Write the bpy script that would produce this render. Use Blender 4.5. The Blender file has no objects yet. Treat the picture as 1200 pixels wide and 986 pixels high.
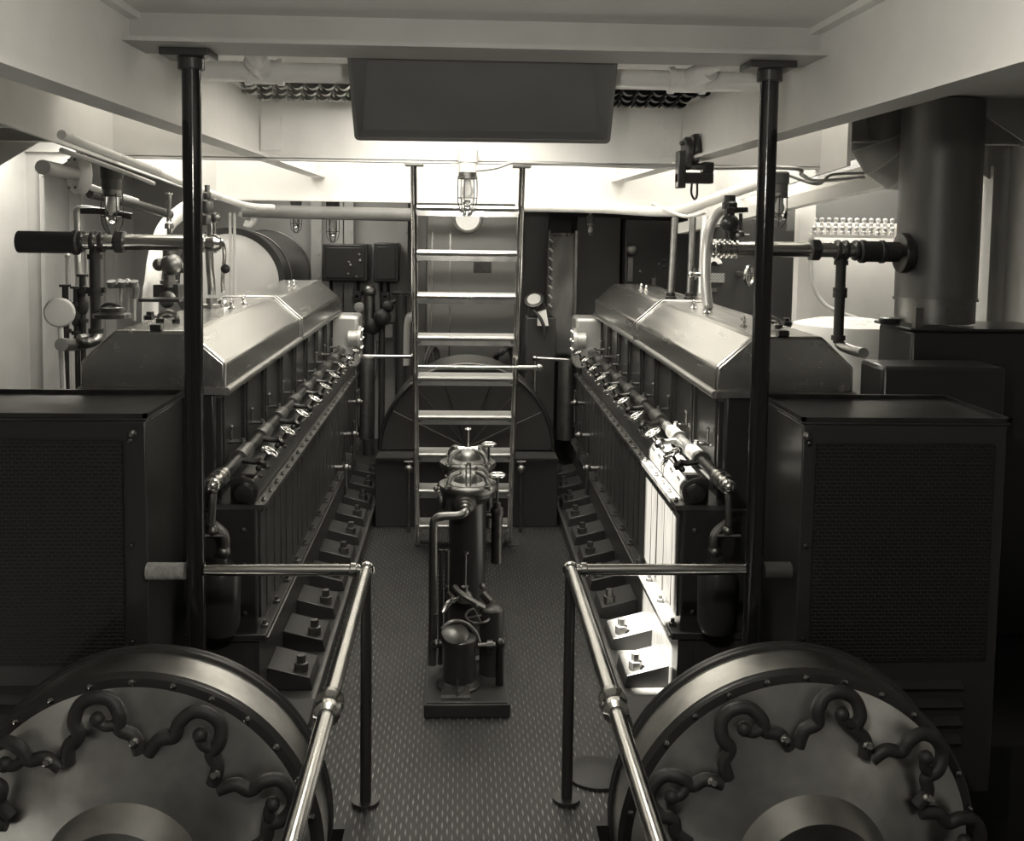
import bpy, bmesh, math, random
from mathutils import Vector, Matrix
random.seed(7)
S = bpy.context.scene
COL = S.collection
PI = math.pi

# ------------------------------------------------------------------ camera
F = 1200.0; PPX, PPY = 595.0, 355.0
CAM = Vector((-0.055, 0.0, 2.10))
yc = Vector((541-PPX, PPY-265, -F)).normalized()
_r = math.radians(0.8)
zc = Vector((math.sin(_r), math.cos(_r), 0))
zc.z = -(zc.x*yc.x+zc.y*yc.y)/yc.z
zc.normalize()
xc = yc.cross(zc)
# rows of R: world axes expressed in camera space -> world = R @ cam
R = Matrix((xc, yc, zc))
cam_d = bpy.data.cameras.new('camera'); cam = bpy.data.objects.new('camera', cam_d); COL.objects.link(cam)
cam.matrix_world = Matrix.Translation(CAM) @ R.to_4x4()
cam_d.sensor_fit = 'HORIZONTAL'; cam_d.sensor_width = 36
cam_d.lens = F/1200*36
cam_d.shift_x = (600-PPX)/1200; cam_d.shift_y = (PPY-493)/1200
cam_d.clip_start = .05; cam_d.clip_end = 100
S.camera = cam

def ray(px, py): return R @ Vector((px-PPX, PPY-py, -F))
def P(px, py, Y):
    d = ray(px, py); return CAM + d*((Y-CAM.y)/d.y)
def PX(px, py, X):
    d = ray(px, py); return CAM + d*((X-CAM.x)/d.x)
def PZ(px, py, Z):
    d = ray(px, py); return CAM + d*((Z-CAM.z)/d.z)
def V(*a): return Vector(a)

# ------------------------------------------------------------------ materials
def mat(name, col, rough=.5, metal=0., bump=0., bscale=30., var=0., spec=.5, coat=0., stretch=(1,1,1)):
    m = bpy.data.materials.new(name); m.use_nodes = True
    nt = m.node_tree; b = nt.nodes['Principled BSDF']
    if isinstance(col, (int, float)): col = (col, col*.985, col*.95)
    b.inputs['Base Color'].default_value = (*col, 1)
    b.inputs['Roughness'].default_value = rough; b.inputs['Metallic'].default_value = metal
    b.inputs['Specular IOR Level'].default_value = spec
    b.inputs['Coat Weight'].default_value = coat
    tc = nt.nodes.new('ShaderNodeTexCoord'); mp = nt.nodes.new('ShaderNodeMapping')
    mp.inputs['Scale'].default_value = stretch
    nt.links.new(tc.outputs['Object'], mp.inputs['Vector'])
    n = nt.nodes.new('ShaderNodeTexNoise'); n.inputs['Scale'].default_value = bscale; n.inputs['Detail'].default_value = 5
    nt.links.new(mp.outputs[0], n.inputs['Vector'])
    if var:
        r = nt.nodes.new('ShaderNodeValToRGB')
        r.color_ramp.elements[0].position = .3; r.color_ramp.elements[1].position = .7
        r.color_ramp.elements[0].color = (*[c*(1-var) for c in col], 1)
        r.color_ramp.elements[1].color = (*[min(1, c*(1+var)) for c in col], 1)
        nt.links.new(n.outputs[0], r.inputs[0]); nt.links.new(r.outputs[0], b.inputs['Base Color'])
        rr = nt.nodes.new('ShaderNodeMapRange'); rr.inputs['To Min'].default_value = max(.03, rough*.8); rr.inputs['To Max'].default_value = min(1, rough*1.25)
        nt.links.new(n.outputs[0], rr.inputs[0]); nt.links.new(rr.outputs[0], b.inputs['Roughness'])
    if bump:
        bm = nt.nodes.new('ShaderNodeBump'); bm.inputs['Strength'].default_value = bump; bm.inputs['Distance'].default_value = .004
        nt.links.new(n.outputs[0], bm.inputs['Height']); nt.links.new(bm.outputs[0], b.inputs['Normal'])
    return m

M = {}
M['white'] = mat('white_paint', .72, .45, bump=.15, bscale=8, var=.03)
M['white_gloss'] = mat('white_enamel', .80, .28, bump=.1, bscale=6, var=.03)
M['pale'] = mat('pale_paint', .40, .5, var=.08, bscale=4)
M['grey'] = mat('grey_paint', .16, .5, var=.1, bscale=4)
M['dgrey'] = mat('dark_grey_paint', .055, .5, var=.1, bscale=4)
M['hood'] = mat('hood_grey_paint', .15, .45, var=.08, bscale=3)
M['black'] = mat('black_enamel', .032, .28, bump=.12, bscale=5)
M['blackmatt'] = mat('black_iron', .028, .55, bump=.2, bscale=40)
M['charcoal'] = mat('charcoal_paint', .035, .35, bump=.15, bscale=9, var=.15)
M['steel'] = mat('polished_steel', .62, .18, 1., var=.1, bscale=12)
M['brushed'] = mat('brushed_steel', .42, .36, 1., var=.12, bscale=14, bump=.12, stretch=(1,6,1))
M['alu'] = mat('aluminium_cover', .62, .25, 1., var=.03, bscale=6, bump=.05, stretch=(3,.25,3))
M['postblack'] = mat('glossy_black_post', .012, .14, bump=.15, bscale=30)
M['bend'] = mat('bend_grey_paint', .26, .45)
M['door'] = mat('glossy_side_door', .045, .30, var=.25, bump=.5, bscale=9, stretch=(6,6,.5))
M['drum'] = mat('worn_drum_steel', .72, .30, 1., var=.3, bscale=5, bump=.15)
M['locker'] = mat('locker_metal', .30, .34, 1.)
M['tank'] = mat('tank_end_paint', .42, .35)
M['duct'] = mat('duct_grey_paint', .15, .42, .3, var=.12, bscale=6, stretch=(2,2,.4))
M['dullmetal'] = mat('dull_metal', .22, .4, 1., var=.15, bscale=20, bump=.15)
M['darkmetal'] = mat('dark_metal', .09, .38, 1., var=.2, bscale=20, bump=.1)
M['silver_paint'] = mat('silver_painted_pipe', .50, .35, .55, var=.05, bscale=10)
M['cloth'] = mat('wrapped_lagging', .30, .85, bump=.8, bscale=60, var=.25)
M['floor'] = mat('dark_floor_plate', .018, .5, .0, bump=.1, bscale=20, var=.2)
M['lozenge'] = mat('worn_raised_tread', .32, .35, .9, var=.2, bscale=9)
M['tread'] = mat('checkered_tread', .36, .45, .8, var=.2, bscale=60, bump=.5)
M['canvas'] = mat('grey_canvas', .13, .8, bump=.5, bscale=6, var=.35, stretch=(1,1,.3))

_nt = M['drum'].node_tree; _b = _nt.nodes['Principled BSDF']; _b.inputs['Anisotropic'].default_value = .85
_tg = _nt.nodes.new('ShaderNodeTangent'); _tg.direction_type = 'RADIAL'; _tg.axis = 'Y'; _nt.links.new(_tg.outputs[0], _b.inputs['Tangent'])
def grid_mat(name, base, hole, sx, sz, axis='XZ'):
    m = bpy.data.materials.new(name); m.use_nodes = True; nt = m.node_tree; b = nt.nodes['Principled BSDF']
    tc = nt.nodes.new('ShaderNodeTexCoord'); br = nt.nodes.new('ShaderNodeTexBrick'); mp = nt.nodes.new('ShaderNodeMapping')
    if axis == 'XZ': mp.inputs['Rotation'].default_value = (PI/2, 0, 0)
    nt.links.new(tc.outputs['Object'], mp.inputs['Vector']); nt.links.new(mp.outputs[0], br.inputs['Vector'])
    br.inputs['Scale'].default_value = 1; br.inputs['Brick Width'].default_value = sx; br.inputs['Row Height'].default_value = sz
    br.inputs['Mortar Size'].default_value = sz*.22; br.inputs['Mortar Smooth'].default_value = .5
    br.inputs['Color1'].default_value = (hole, hole, hole*.95, 1); br.inputs['Color2'].default_value = (hole*1.3, hole*1.3, hole*1.2, 1)
    br.inputs['Mortar'].default_value = (base, base, base*.95, 1)
    nt.links.new(br.outputs['Color'], b.inputs['Base Color']); b.inputs['Roughness'].default_value = .4
    bp = nt.nodes.new('ShaderNodeBump'); bp.inputs['Strength'].default_value = .8; bp.inputs['Distance'].default_value = .004
    nt.links.new(br.outputs['Fac'], bp.inputs['Height']); nt.links.new(bp.outputs[0], b.inputs['Normal'])
    return m
M['mesh'] = grid_mat('perforated_black_metal', .028, .008, .026, .014)

def glass(name, col=(1,1,1), rough=.02):
    m = bpy.data.materials.new(name); m.use_nodes = True; b = m.node_tree.nodes['Principled BSDF']
    b.inputs['Base Color'].default_value = (*col, 1); b.inputs['Roughness'].default_value = rough
    b.inputs['Transmission Weight'].default_value = .9; b.inputs['IOR'].default_value = 1.45
    return m
M['glass'] = glass('clear_glass')
def emit(name, col, s):
    m = bpy.data.materials.new(name); m.use_nodes = True; b = m.node_tree.nodes['Principled BSDF']
    b.inputs['Base Color'].default_value = (.8, .8, .75, 1)
    b.inputs['Emission Color'].default_value = (*col, 1); b.inputs['Emission Strength'].default_value = s
    return m
M['lamp_lit'] = emit('lit_lamp_glass', (1, .95, .82), .75)
M['bulb'] = mat('frosted_bulb', .75, .25)

# ------------------------------------------------------------------ mesh builder
def frame(d):
    d = d.normalized(); a = V(0,0,1) if abs(d.z) < .95 else V(0,1,0)
    u = d.cross(a).normalized(); w = u.cross(d).normalized(); return u, w
class MB:
    def __init__(s): s.v = []; s.f = []
    def add(s, vs, fs):
        o = len(s.v); s.v += [Vector(v) for v in vs]; s.f += [tuple(i+o for i in f) for f in fs]; return s
    def box(s, x0, x1, y0, y1, z0, z1):
        vs = [(x,y,z) for x in (x0,x1) for y in (y0,y1) for z in (z0,z1)]
        return s.add(vs, [(0,1,3,2),(4,6,7,5),(0,4,5,1),(2,3,7,6),(0,2,6,4),(1,5,7,3)])
    def obox(s, c, u, v, w):      # centre and half-vectors
        vs = [c+a*u+b*v+d*w for a in (-1,1) for b in (-1,1) for d in (-1,1)]
        return s.add(vs, [(0,1,3,2),(4,6,7,5),(0,4,5,1),(2,3,7,6),(0,2,6,4),(1,5,7,3)])
    def bar(s, p, q, a, b, up=V(0,0,1)):   # rectangular bar p->q, half sizes a (side) b (up)
        p, q = Vector(p), Vector(q); d = (q-p); u = d.cross(up).normalized()*a; w = u.cross(d).normalized()*b
        return s.obox((p+q)/2, d/2, u, w)
    def cyl(s, p, q, r, r2=None, n=16, cap=True):
        p, q = Vector(p), Vector(q); r2 = r if r2 is None else r2; u, w = frame(q-p)
        vs = []
        for c, rr in ((p, r), (q, r2)):
            for i in range(n):
                a = 2*PI*i/n; vs.append(c+(u*math.cos(a)+w*math.sin(a))*rr)
        fs = [(i, (i+1)%n, n+(i+1)%n, n+i) for i in range(n)]
        if cap: fs += [tuple(range(n))[::-1], tuple(range(n, 2*n))]
        return s.add(vs, fs)
    def lathe(s, c, d, prof, n=24, cap=True):   # prof: (r, h) along d from c
        c = Vector(c); d = Vector(d).normalized(); u, w = frame(d); vs = []
        for r, h in prof:
            for i in range(n):
                a = 2*PI*i/n; vs.append(c+d*h+(u*math.cos(a)+w*math.sin(a))*max(r, 1e-4))
        fs = []
        for k in range(len(prof)-1):
            for i in range(n): fs.append((k*n+i, k*n+(i+1)%n, (k+1)*n+(i+1)%n, (k+1)*n+i))
        if cap: fs += [tuple(range(n))[::-1], tuple(range((len(prof)-1)*n, len(prof)*n))]
        return s.add(vs, fs)
    def sphere(s, c, r, n=16, sx=1, sy=1, sz=1):
        c = Vector(c); vs = []; m = n//2
        for j in range(1, m):
            t = PI*j/m
            for i in range(n):
                a = 2*PI*i/n; vs.append(c+V(sx*r*math.sin(t)*math.cos(a), sy*r*math.sin(t)*math.sin(a), sz*r*math.cos(t)))
        fs = [(j*n+i, j*n+(i+1)%n, (j+1)*n+(i+1)%n, (j+1)*n+i) for j in range(m-2) for i in range(n)]
        vs += [c+V(0,0,sz*r), c-V(0,0,sz*r)]; T = len(vs)-2; B = T+1
        fs += [(T, i, (i+1)%n) for i in range(n)] + [(B, (m-2)*n+(i+1)%n, (m-2)*n+i) for i in range(n)]
        return s.add(vs, fs)
    def torus(s, c, d, r, t, n=28, k=8):
        c = Vector(c); d = Vector(d).normalized(); u, w = frame(d); vs = []; fs = []
        for i in range(n):
            a = 2*PI*i/n; e = u*math.cos(a)+w*math.sin(a)
            for j in range(k):
                b = 2*PI*j/k; vs.append(c+e*(r+t*math.cos(b))+d*t*math.sin(b))
        for i in range(n):
            for j in range(k): fs.append((i*k+j, ((i+1)%n)*k+j, ((i+1)%n)*k+(j+1)%k, i*k+(j+1)%k))
        return s.add(vs, fs)
    def tube(s, pts, r, n=12, sub=6, smooth=True, cap=True):
        pts = [Vector(p) for p in pts]
        if smooth and len(pts) > 2:
            out = []
            for i in range(len(pts)-1):
                p0 = pts[max(i-1,0)]; p1 = pts[i]; p2 = pts[i+1]; p3 = pts[min(i+2, len(pts)-1)]
                for k in range(sub):
                    t = k/sub
                    out.append(.5*((2*p1)+(-p0+p2)*t+(2*p0-5*p1+4*p2-p3)*t*t+(-p0+3*p1-3*p2+p3)*t**3))
            out.append(pts[-1]); pts = out
        rs = r if isinstance(r, (list, tuple)) else None
        N = len(pts); vs = []; u = None
        for i, p in enumerate(pts):
            d = (pts[min(i+1,N-1)]-pts[max(i-1,0)]).normalized()
            if u is None: u, w = frame(d)
            else:
                u = (u-d*u.dot(d)).normalized(); w = u.cross(d).normalized()
            rr = r if rs is None else rs[0]+(rs[1]-rs[0])*i/(N-1)
            for k in range(n):
                a = 2*PI*k/n; vs.append(p+(u*math.cos(a)+w*math.sin(a))*rr)
        fs = [(i*n+k, i*n+(k+1)%n, (i+1)*n+(k+1)%n, (i+1)*n+k) for i in range(N-1) for k in range(n)]
        if cap: fs += [tuple(range(n))[::-1], tuple(range((N-1)*n, N*n))]
        return s.add(vs, fs)
    def prism(s, poly, d):     # polygon of 3D points extruded by vector d
        poly = [Vector(p) for p in poly]; n = len(poly); d = Vector(d)
        return s.add(poly+[p+d for p in poly], [tuple(range(n))[::-1], tuple(range(n, 2*n))]+[(i, (i+1)%n, n+(i+1)%n, n+i) for i in range(n)])
    def build(s, name, m, parent=None, bevel=0, ang=35, seg=2):
        off = V(0,0,0); p = parent
        while p is not None: off += p.location; p = p.parent
        me = bpy.data.meshes.new(name); me.from_pydata([v-off for v in s.v], [], s.f)
        bm = bmesh.new(); bm.from_mesh(me); bmesh.ops.recalc_face_normals(bm, faces=bm.faces); bm.to_mesh(me); bm.free()
        me.materials.append(M[m] if isinstance(m, str) else m)
        for q in me.polygons: q.use_smooth = True
        me.set_sharp_from_angle(angle=math.radians(ang))
        o = bpy.data.objects.new(name, me); COL.objects.link(o)
        if parent: o.parent = parent
        if bevel:
            b = o.modifiers.new('bevel', 'BEVEL'); b.width = bevel; b.segments = seg; b.limit_method = 'ANGLE'; b.angle_limit = math.radians(40)
            b.harden_normals = False
        return o
def thing(name, label, cat, loc, group=None):
    o = bpy.data.objects.new(name, None); COL.objects.link(o); o.location = Vector(loc); o.empty_display_size = .1
    o['label'] = label; o['category'] = cat
    if group: o['group'] = group
    return o
def tag(o, label, cat, group=None):
    o['label'] = label; o['category'] = cat
    if group: o['group'] = group
    return o
def struct(o): o['kind'] = 'structure'; return o
def copy_tree(o, parent=None):
    c = o.copy(); COL.objects.link(c)
    if parent: c.parent = parent
    for ch in list(o.children): copy_tree(ch, c)
    return c
def plab(o, l): o['label'] = l; return o

# ================================================================== SETTING
CZ = 2.79    # ceiling
# floor with raised lozenges
fl = MB(); fl.box(-3.2, 3.2, 3.96, 10.2, -.06, 0); fl.box(-.44, .44, -1.0, 3.44, -.06, 0); fl.box(-.605, .605, 3.44, 3.96, -.06, 0); fl.box(-3.2,3.2,-1.0,3.96,-.9,-.8); fl.box(-3.2,3.2,3.96,4.0,-.9,-.06)
fo = struct(fl.build('floor', 'floor'))
lz = MB(); pxx, pyy = .036, .074
j = 0; y = 2.6
while y < 6.98:
    x = -.66 + (pxx/2 if j % 2 else 0)
    while x < .66:
        if (y < 3.47 and abs(x) > .425) or (y < 4.0 and abs(x) > .59): x += pxx; continue
        a = .0040; l = .027
        lz.add([(x-a,y,0.0004),(x,y-l,0.0004),(x+a,y,0.0004),(x,y+l,0.0004),(x-a*.5,y,.0026),(x,y-l*.8,.0026),(x+a*.5,y,.0026),(x,y+l*.8,.0026)],
               [(0,1,5,4),(1,2,6,5),(2,3,7,6),(3,0,4,7),(4,5,6,7)])
        x += pxx
    y += pyy/2; j += 1
lo = lz.build('floor_tread_pattern', 'lozenge', fo)

# ceiling with near hatch and big main hatch, side bays
HX0, HX1, HY0, HY1 = -.50, .30, 4.26, 5.42
ce = MB(); T = .05
def slab(x0,x1,y0,y1): ce.box(x0,x1,y0,y1,CZ,CZ+T)
slab(-3.3,3.3,-1,HY0)
slab(-3.3,HX0,HY0,4.95); slab(HX1,3.3,HY0,4.95)
slab(-1.9,-1.2,4.95,5.0)
slab(-3.3,-1.97,4.95,10.2); slab(1.97,3.3,4.95,10.2)
slab(-1.2,HX0,4.95,HY1); slab(HX1,1.2,4.95,HY1)
slab(-1.2,1.2,HY1,5.72)
slab(-1.97,1.97,8.05,10.2)
struct(ce.build('ceiling', 'white'))
# raised skylight trunk over main hatch (closed top, light underneath)
tk = MB()
tk.box(-2.0,-1.95,4.95,8.1,CZ,3.5); tk.box(1.95,2.0,4.95,8.1,CZ,3.5)
tk.box(-2.0,2.0,8.05,8.1,CZ,3.5); tk.box(-2.0,2.0,5.72,5.76,CZ+T,3.5)
tk.box(-2.0,2.0,4.95,8.1,3.5,3.55)
tk.box(-2.0,-1.2,4.90,4.95,CZ,3.5); tk.box(1.2,2.0,4.90,4.95,CZ,3.5)
tk.box(-1.24,-1.2,4.95,5.76,CZ+T,3.5); tk.box(1.2,1.24,4.95,5.76,CZ+T,3.5)
struct(tk.build('trim_1', 'white'))
# trunk around the small hatch
t2 = MB()
for a in ((HX0-.03,HX0,HY0,HY1),(HX1,HX1+.03,HY0,HY1)): t2.box(*a,CZ-.01,2.97)
struct(t2.build('trim_2', 'white'))

# longitudinal girders
for n, s in ((3,-1),(4,1)):
    g = MB(); X = 1.17*s
    g.box(X-.008, X+.008, 1.2, 8.05, 2.475, CZ)
    g.box(X-.055, X+.055, 1.2, 8.05, 2.46, 2.475)
    g.box(X-.045, X+.045, 1.2, 5.7, CZ-.022, CZ)
    struct(g.build('trim_%d' % n, 'white'))
# lateral beam
g = MB(); g.box(-1.95, 1.95, 5.70, 5.72, 2.455, CZ+.06); g.box(-1.95, 1.95, 5.70, 5.78, 2.445, 2.46)
for s in (-1,1):
    x = s*1.10
    g.box(min(x,x-s*.0)-.055, x+.055, 5.688, 5.70, 2.50, 2.68)
    for dz in (.02,.085,.15): g.cyl((x-.03*s,5.688,2.51+dz),(x-.03*s,5.68,2.51+dz),.009,n=10)
struct(g.build('trim_5', 'white'))
# far coaming and side coamings (bottom edges sloping down with distance)
g = MB(); g.box(-1.95,1.95,8.05,8.08,2.285,CZ); g.box(-1.95,1.95,7.98,8.08,2.275,2.287)
struct(g.build('trim_6', 'white'))
for n, s in ((7,-1),(8,1)):
    g = MB(); X = s*1.95
    ya = 2.6 if s < 0 else 5.3; za = 2.28+(8.05-ya)*.0587; g.prism([(X,ya,za),(X,8.05,2.28),(X,8.05,CZ),(X,ya,CZ)], (s*.02,0,0))
    struct(g.build('trim_%d' % n, 'white'))
# near lateral beam that the stanchions meet
g = MB(); g.box(-3.0,3.0,3.50,3.62,2.70,CZ); g.box(-3,3,3.42,3.68,2.685,2.70)
struct(g.build('trim_9','pale'))

# walls
w = MB(); w.box(-3.3,-3.2,-1,10.2,0,CZ)
struct(w.build('wall_left','pale'))
w = MB(); w.box(3.2,3.3,-1,10.2,0,CZ)
struct(w.build('wall_right','pale'))
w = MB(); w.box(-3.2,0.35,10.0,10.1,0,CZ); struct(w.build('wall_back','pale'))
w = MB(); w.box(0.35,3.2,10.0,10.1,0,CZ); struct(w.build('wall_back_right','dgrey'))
# bulkhead stiffeners (behind, left)
k = 10
for px in (372, 398, 409, 472):
    p = P(px, 300, 9.95); g = MB(); g.box(p.x-.012,p.x+.012,9.88,10,0.3,2.6); g.box(p.x-.05,p.x+.05,9.87,9.882,.3,2.6)
    for i in range(9): g.cyl((p.x+.03,9.87,.5+i*.22),(p.x+.03,9.86,.5+i*.22),.012,n=8)
    struct(g.build('trim_%d' % k,'pale')); k += 1
# hull frames on side walls, slanted heads
for s in (-1,1):
    for yy in (5.2,6.0,6.8,7.6,8.4,9.2):
        g = MB(); X = s*3.2
        g.box(min(X,X-s*.10),max(X,X-s*.10),yy-.006,yy+.006,0,2.5)
        g.box(X-s*.11-.006,X-s*.10+.006,yy-.04,yy+.04,0,2.5)
        g.prism([(X,yy,2.35),(X-s*.6,yy,2.72),(X-s*.6,yy,CZ),(X,yy,CZ)],(0,.012,0))
        struct(g.build('trim_%d' % k,'pale')); k += 1
# deck beams in outer bays (dim, left and right)
for s in (-1,1):
    for yy in (5.6,6.6,7.6,8.6):
        g = MB(); g.box(min(s*1.97,s*3.2),max(s*1.97,s*3.2),yy-.006,yy+.006,2.6,CZ); g.box(min(s*1.97,s*3.2),max(s*1.97,s*3.2),yy-.04,yy+.04,2.59,2.6)
        struct(g.build('trim_%d' % k,'pale')); k += 1
# right bay white ledge beam + white post + white panels
a = P(930,272,6.2); b = P(1060,222,4.6)
g = MB(); 
p0 = PX(800,262,2.35); 
g.bar(P(800,268,7.9), P(1062,206,6.0), .05, .04); g.bar(P(800,255,7.9)+V(.05,0,0), P(1062,190,6.0)+V(.05,0,0), .012, .05)
struct(g.build('trim_%d' % k,'white')); k += 1
g = MB(); c = P(941,330,7.0); g.box(c.x-.055,c.x+.055,6.95,7.05,1.0,2.5)
struct(g.build('trim_%d' % k,'white')); k += 1
g = MB(); c0 = P(948,300,7.1); c1 = P(1052,300,7.1); g.box(c0.x,c1.x+.25,7.1,7.14,.8,2.16)
struct(g.build('trim_%d' % k,'white')); k += 1

# ceiling gratings (scale-like)
def grating(x0, x1, label, mt):
    t = thing('deck_grating', label, 'grating', ((x0+x1)/2, 5.3, CZ-.02))
    g = MB(); g.box(x0,x1,4.96,5.68,CZ-.005,CZ-.001); nx = int((x1-x0)/.074)+1
    for r in range(3):
        for i in range(nx):
            x = x0+.037+i*.074+.03*(r-1); y = 5.03+r*.235
            if x > x1-.03 or x < x0+.03: continue
            c = V(x,y,CZ-.004); pts = []
            for a in range(9):
                an = PI*a/8
                pts.append(c+V(.034*math.cos(an), -.03*math.sin(an), -.040*math.sin(an)))
            pts2 = [p+V(0,.05,-.002) for p in pts]
            n = len(pts)
            g.add(pts+pts2, [tuple(range(n)),tuple(range(n,2*n))[::-1]]+[(i_,(i_+1)%n,n+(i_+1)%n,n+i_) for i_ in range(n)])
            g.bar(c+V(-.037,-.03,-.02),c+V(-.037,.05,-.02),.003,.018)
    g.build('scale_plate',mt,t)
    for yy in (4.955,5.69):
        e = MB(); e.bar((x0,yy,CZ-.01),(x1,yy,CZ-.01),.006,.010); e.build('edge_strip','white',t)
grating(-1.155,-.54,'scaled metal grating in the ceiling, left of the hanging grey hatch lid','brushed')
grating(.60,1.155,'darker scaled metal grating in the ceiling, right of the hanging grey hatch lid','darkmetal')

# ================================================================== ENGINES
def engine(s):
    side = 'left' if s < 0 else 'right'
    lab = {'left':'long black marine engine with angled metal covers, left of the aisle',
           'right':'long black marine engine with angled metal covers and sunlit side, right of the aisle'}[side]
    t = thing('marine_engine', lab, 'engine', (s*1.28, 6.0, 0))
    Y0, Y1 = 4.15, 8.0
    def X(a): return s*a
    # cover sections
    prof = [(1.0,1.425),(1.0,1.535),(1.15,1.665),(1.44,1.665),(1.58,1.535),(1.58,1.425)]
    for (a, b) in ((Y0, 6.08), (6.12, Y1)):
        c = MB(); c.prism([(X(x),a,z) for x,z in prof],(0,b-a,0))
        co = c.build('valve_cover','alu',t,bevel=.014,seg=3)
        # seam band at ends
        for yy in ((a, ) if a > 5 else (b-.035,)):
            m = MB(); m.prism([(X(x+dx),yy,z+dz) for (x,z),(dx,dz) in zip(prof,[(-.006,0),(-.006,.003),(-.002,.007),(.002,.007),(.006,.003),(.006,0)])],(0,.035,0))
            m.build('seam_band','alu',co,bevel=.003)
        # lip along base
        l = MB(); l.cyl((X(1.0),a,1.418),(X(1.0),b,1.418),.017,n=14); l.cyl((X(1.58),a,1.418),(X(1.58),b,1.418),.017,n=14)
        if a < 5: l.bar((X(1.0),a-.004,1.42),(X(1.58),a-.004,1.42),.012,.012)
        l.build('base_bead','brushed',co)
        # lifting eyes
        for yy in ((4.55,5.25,5.55) if a < 5 else (7.0,7.2)):
            e = MB(); e.torus((X(1.22),yy,1.692),(1,0,0),.017,.007,n=18,k=8); e.lathe((X(1.22),yy,1.665),(0,0,1),[(.018,0),(.018,.006),(.010,.012)],n=14)
            e.build('lifting_eye','steel',co)
    h = MB(); h.box(X(1.28)-.022,X(1.28)+.022,Y0+.0,Y0+.05,1.663,1.688)
    h.build('cover_catch','black',t,bevel=.004)
    # stud cluster on outer slope
    for i,(dx,dy) in enumerate(((1.40,4.75),(1.44,4.9),(1.47,4.72))):
        h = MB(); h.lathe((X(dx),dy,1.655),(0,0,1),[(.03,0),(.03,.018),(.018,.022),(.018,.036)],n=6); h.build('filler_cap','black',t)
    # cylinder block
    c = MB(); c.box(X(1.05),X(1.53),Y0+.02,Y1-.02,.93,1.42) if s > 0 else c.box(X(1.53),X(1.05),Y0+.02,Y1-.02,.93,1.42)
    c.build('cylinder_block','black',t,bevel=.01)
    # block joints: vertical ribs per cylinder
    for i in range(9):
        yy = Y0+.06+i*.46
        r = MB(); r.box(min(X(1.05),X(1.035)),max(X(1.05),X(1.035)),yy,yy+.012,.96,1.38); r.cyl((X(1.03),yy+.03,1.0),(X(1.03),yy+.03,1.38),.006,n=8)
        r.build('block_rib','charcoal',t)
    # crankcase
    c = MB(); a0, a1 = sorted((X(.88),X(1.60))); c.box(a0,a1,Y0,Y1+.1,.40,.94)
    c.build('crankcase','black',t,bevel=.008)
    # door panels on aisle side
    for i in range(8):
        yy = Y0+.05+i*.485
        d = MB(); b0, b1 = sorted((X(.872),X(.88))); d.box(b0,b1,yy,yy+.455,.46,.90)
        for q in (.12,.30): d.box(min(X(.868),X(.872)),max(X(.868),X(.872)),yy+q-.004,yy+q+.004,.465,.895)
        d.build('side_door','door',t,bevel=.003)
    # top flange of crankcase with bolts
    f = MB(); b0, b1 = sorted((X(.845),X(1.05))); f.box(b0,b1,Y0-.01,Y1,.935,.955)
    for i in range(26):
        yy = Y0+.05+i*.148; f.lathe((X(.86),yy,.955),(0,0,1),[(.010,0),(.010,.009),(.006,.011),(.006,.018)],n=6)
    f.build('top_flange','dullmetal',t)
    # camshaft housing: rounded channel
    hs = MB(); hs.prism([(X(.885),Y0+.02,.965),(X(.885),Y0+.02,1.01),(X(.905),Y0+.02,1.045),(X(.94),Y0+.02,1.06),(X(.99),Y0+.02,1.06),(X(.99),Y0+.02,.955),(X(.90),Y0+.02,.955)],(0,Y1-Y0-.2,0))
    ho = hs.build('camshaft_housing','charcoal',t,bevel=.006)
    e = MB(); e.lathe((X(.93),Y0+.03,1.005),(0,-1,0),[(.05,0),(.056,.01),(.056,.022),(.044,.024),(.042,.05),(.034,.058),(0.001,.06)],n=28)
    e.build('housing_end_cap','darkmetal',ho)
    st = MB(); st.box(min(X(.90),X(.955)),max(X(.90),X(.955)),Y0+.06,Y1-.25,1.06,1.067); st.build('housing_top_strip','dullmetal',ho)
    # manifold pipe with couplings
    mp = MB(); zz = 1.13; xx = .965
    mp.cyl((X(xx),3.95,zz),(X(xx),7.95,zz),.024,n=18)
    po = mp.build('fuel_manifold','darkmetal',t)
    for i in range(9):
        yy = 4.22+i*.435
        q = MB(); q.lathe((X(xx),yy,zz),(0,1,0),[(.024,0),(.033,.01),(.033,.16),(.026,.19),(.024,.2)],n=18); q.lathe((X(xx),yy-.02,zz),(0,1,0),[(.038,0),(.038,.018)],n=18)
        q.build('pipe_sleeve','dullmetal',po)
    q = MB()
    q.lathe((X(xx),3.78,zz),(0,1,0),[(.034,0),(.034,.02),(.024,.022),(.024,.07),(.036,.072),(.036,.085),(.024,.087),(.024,.11),(.036,.112),(.036,.125),(.024,.13),(.024,.18)],n=20)
    q.sphere((X(xx),3.77,zz),.030,n=14)
    q.build('end_fitting','steel',po)
    q = MB(); q.tube([(X(xx),3.79,zz),(X(xx),3.77,zz-.06),(X(xx+.005),3.77,zz-.15)],.014,n=10); q.cyl((X(xx-.04),3.77,zz-.19),(X(xx+.05),3.77,zz-.19),.007,n=8); q.sphere((X(xx),3.77,zz-.17),.02,n=10)
    q.build('drain_cock','dullmetal',po)
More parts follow.
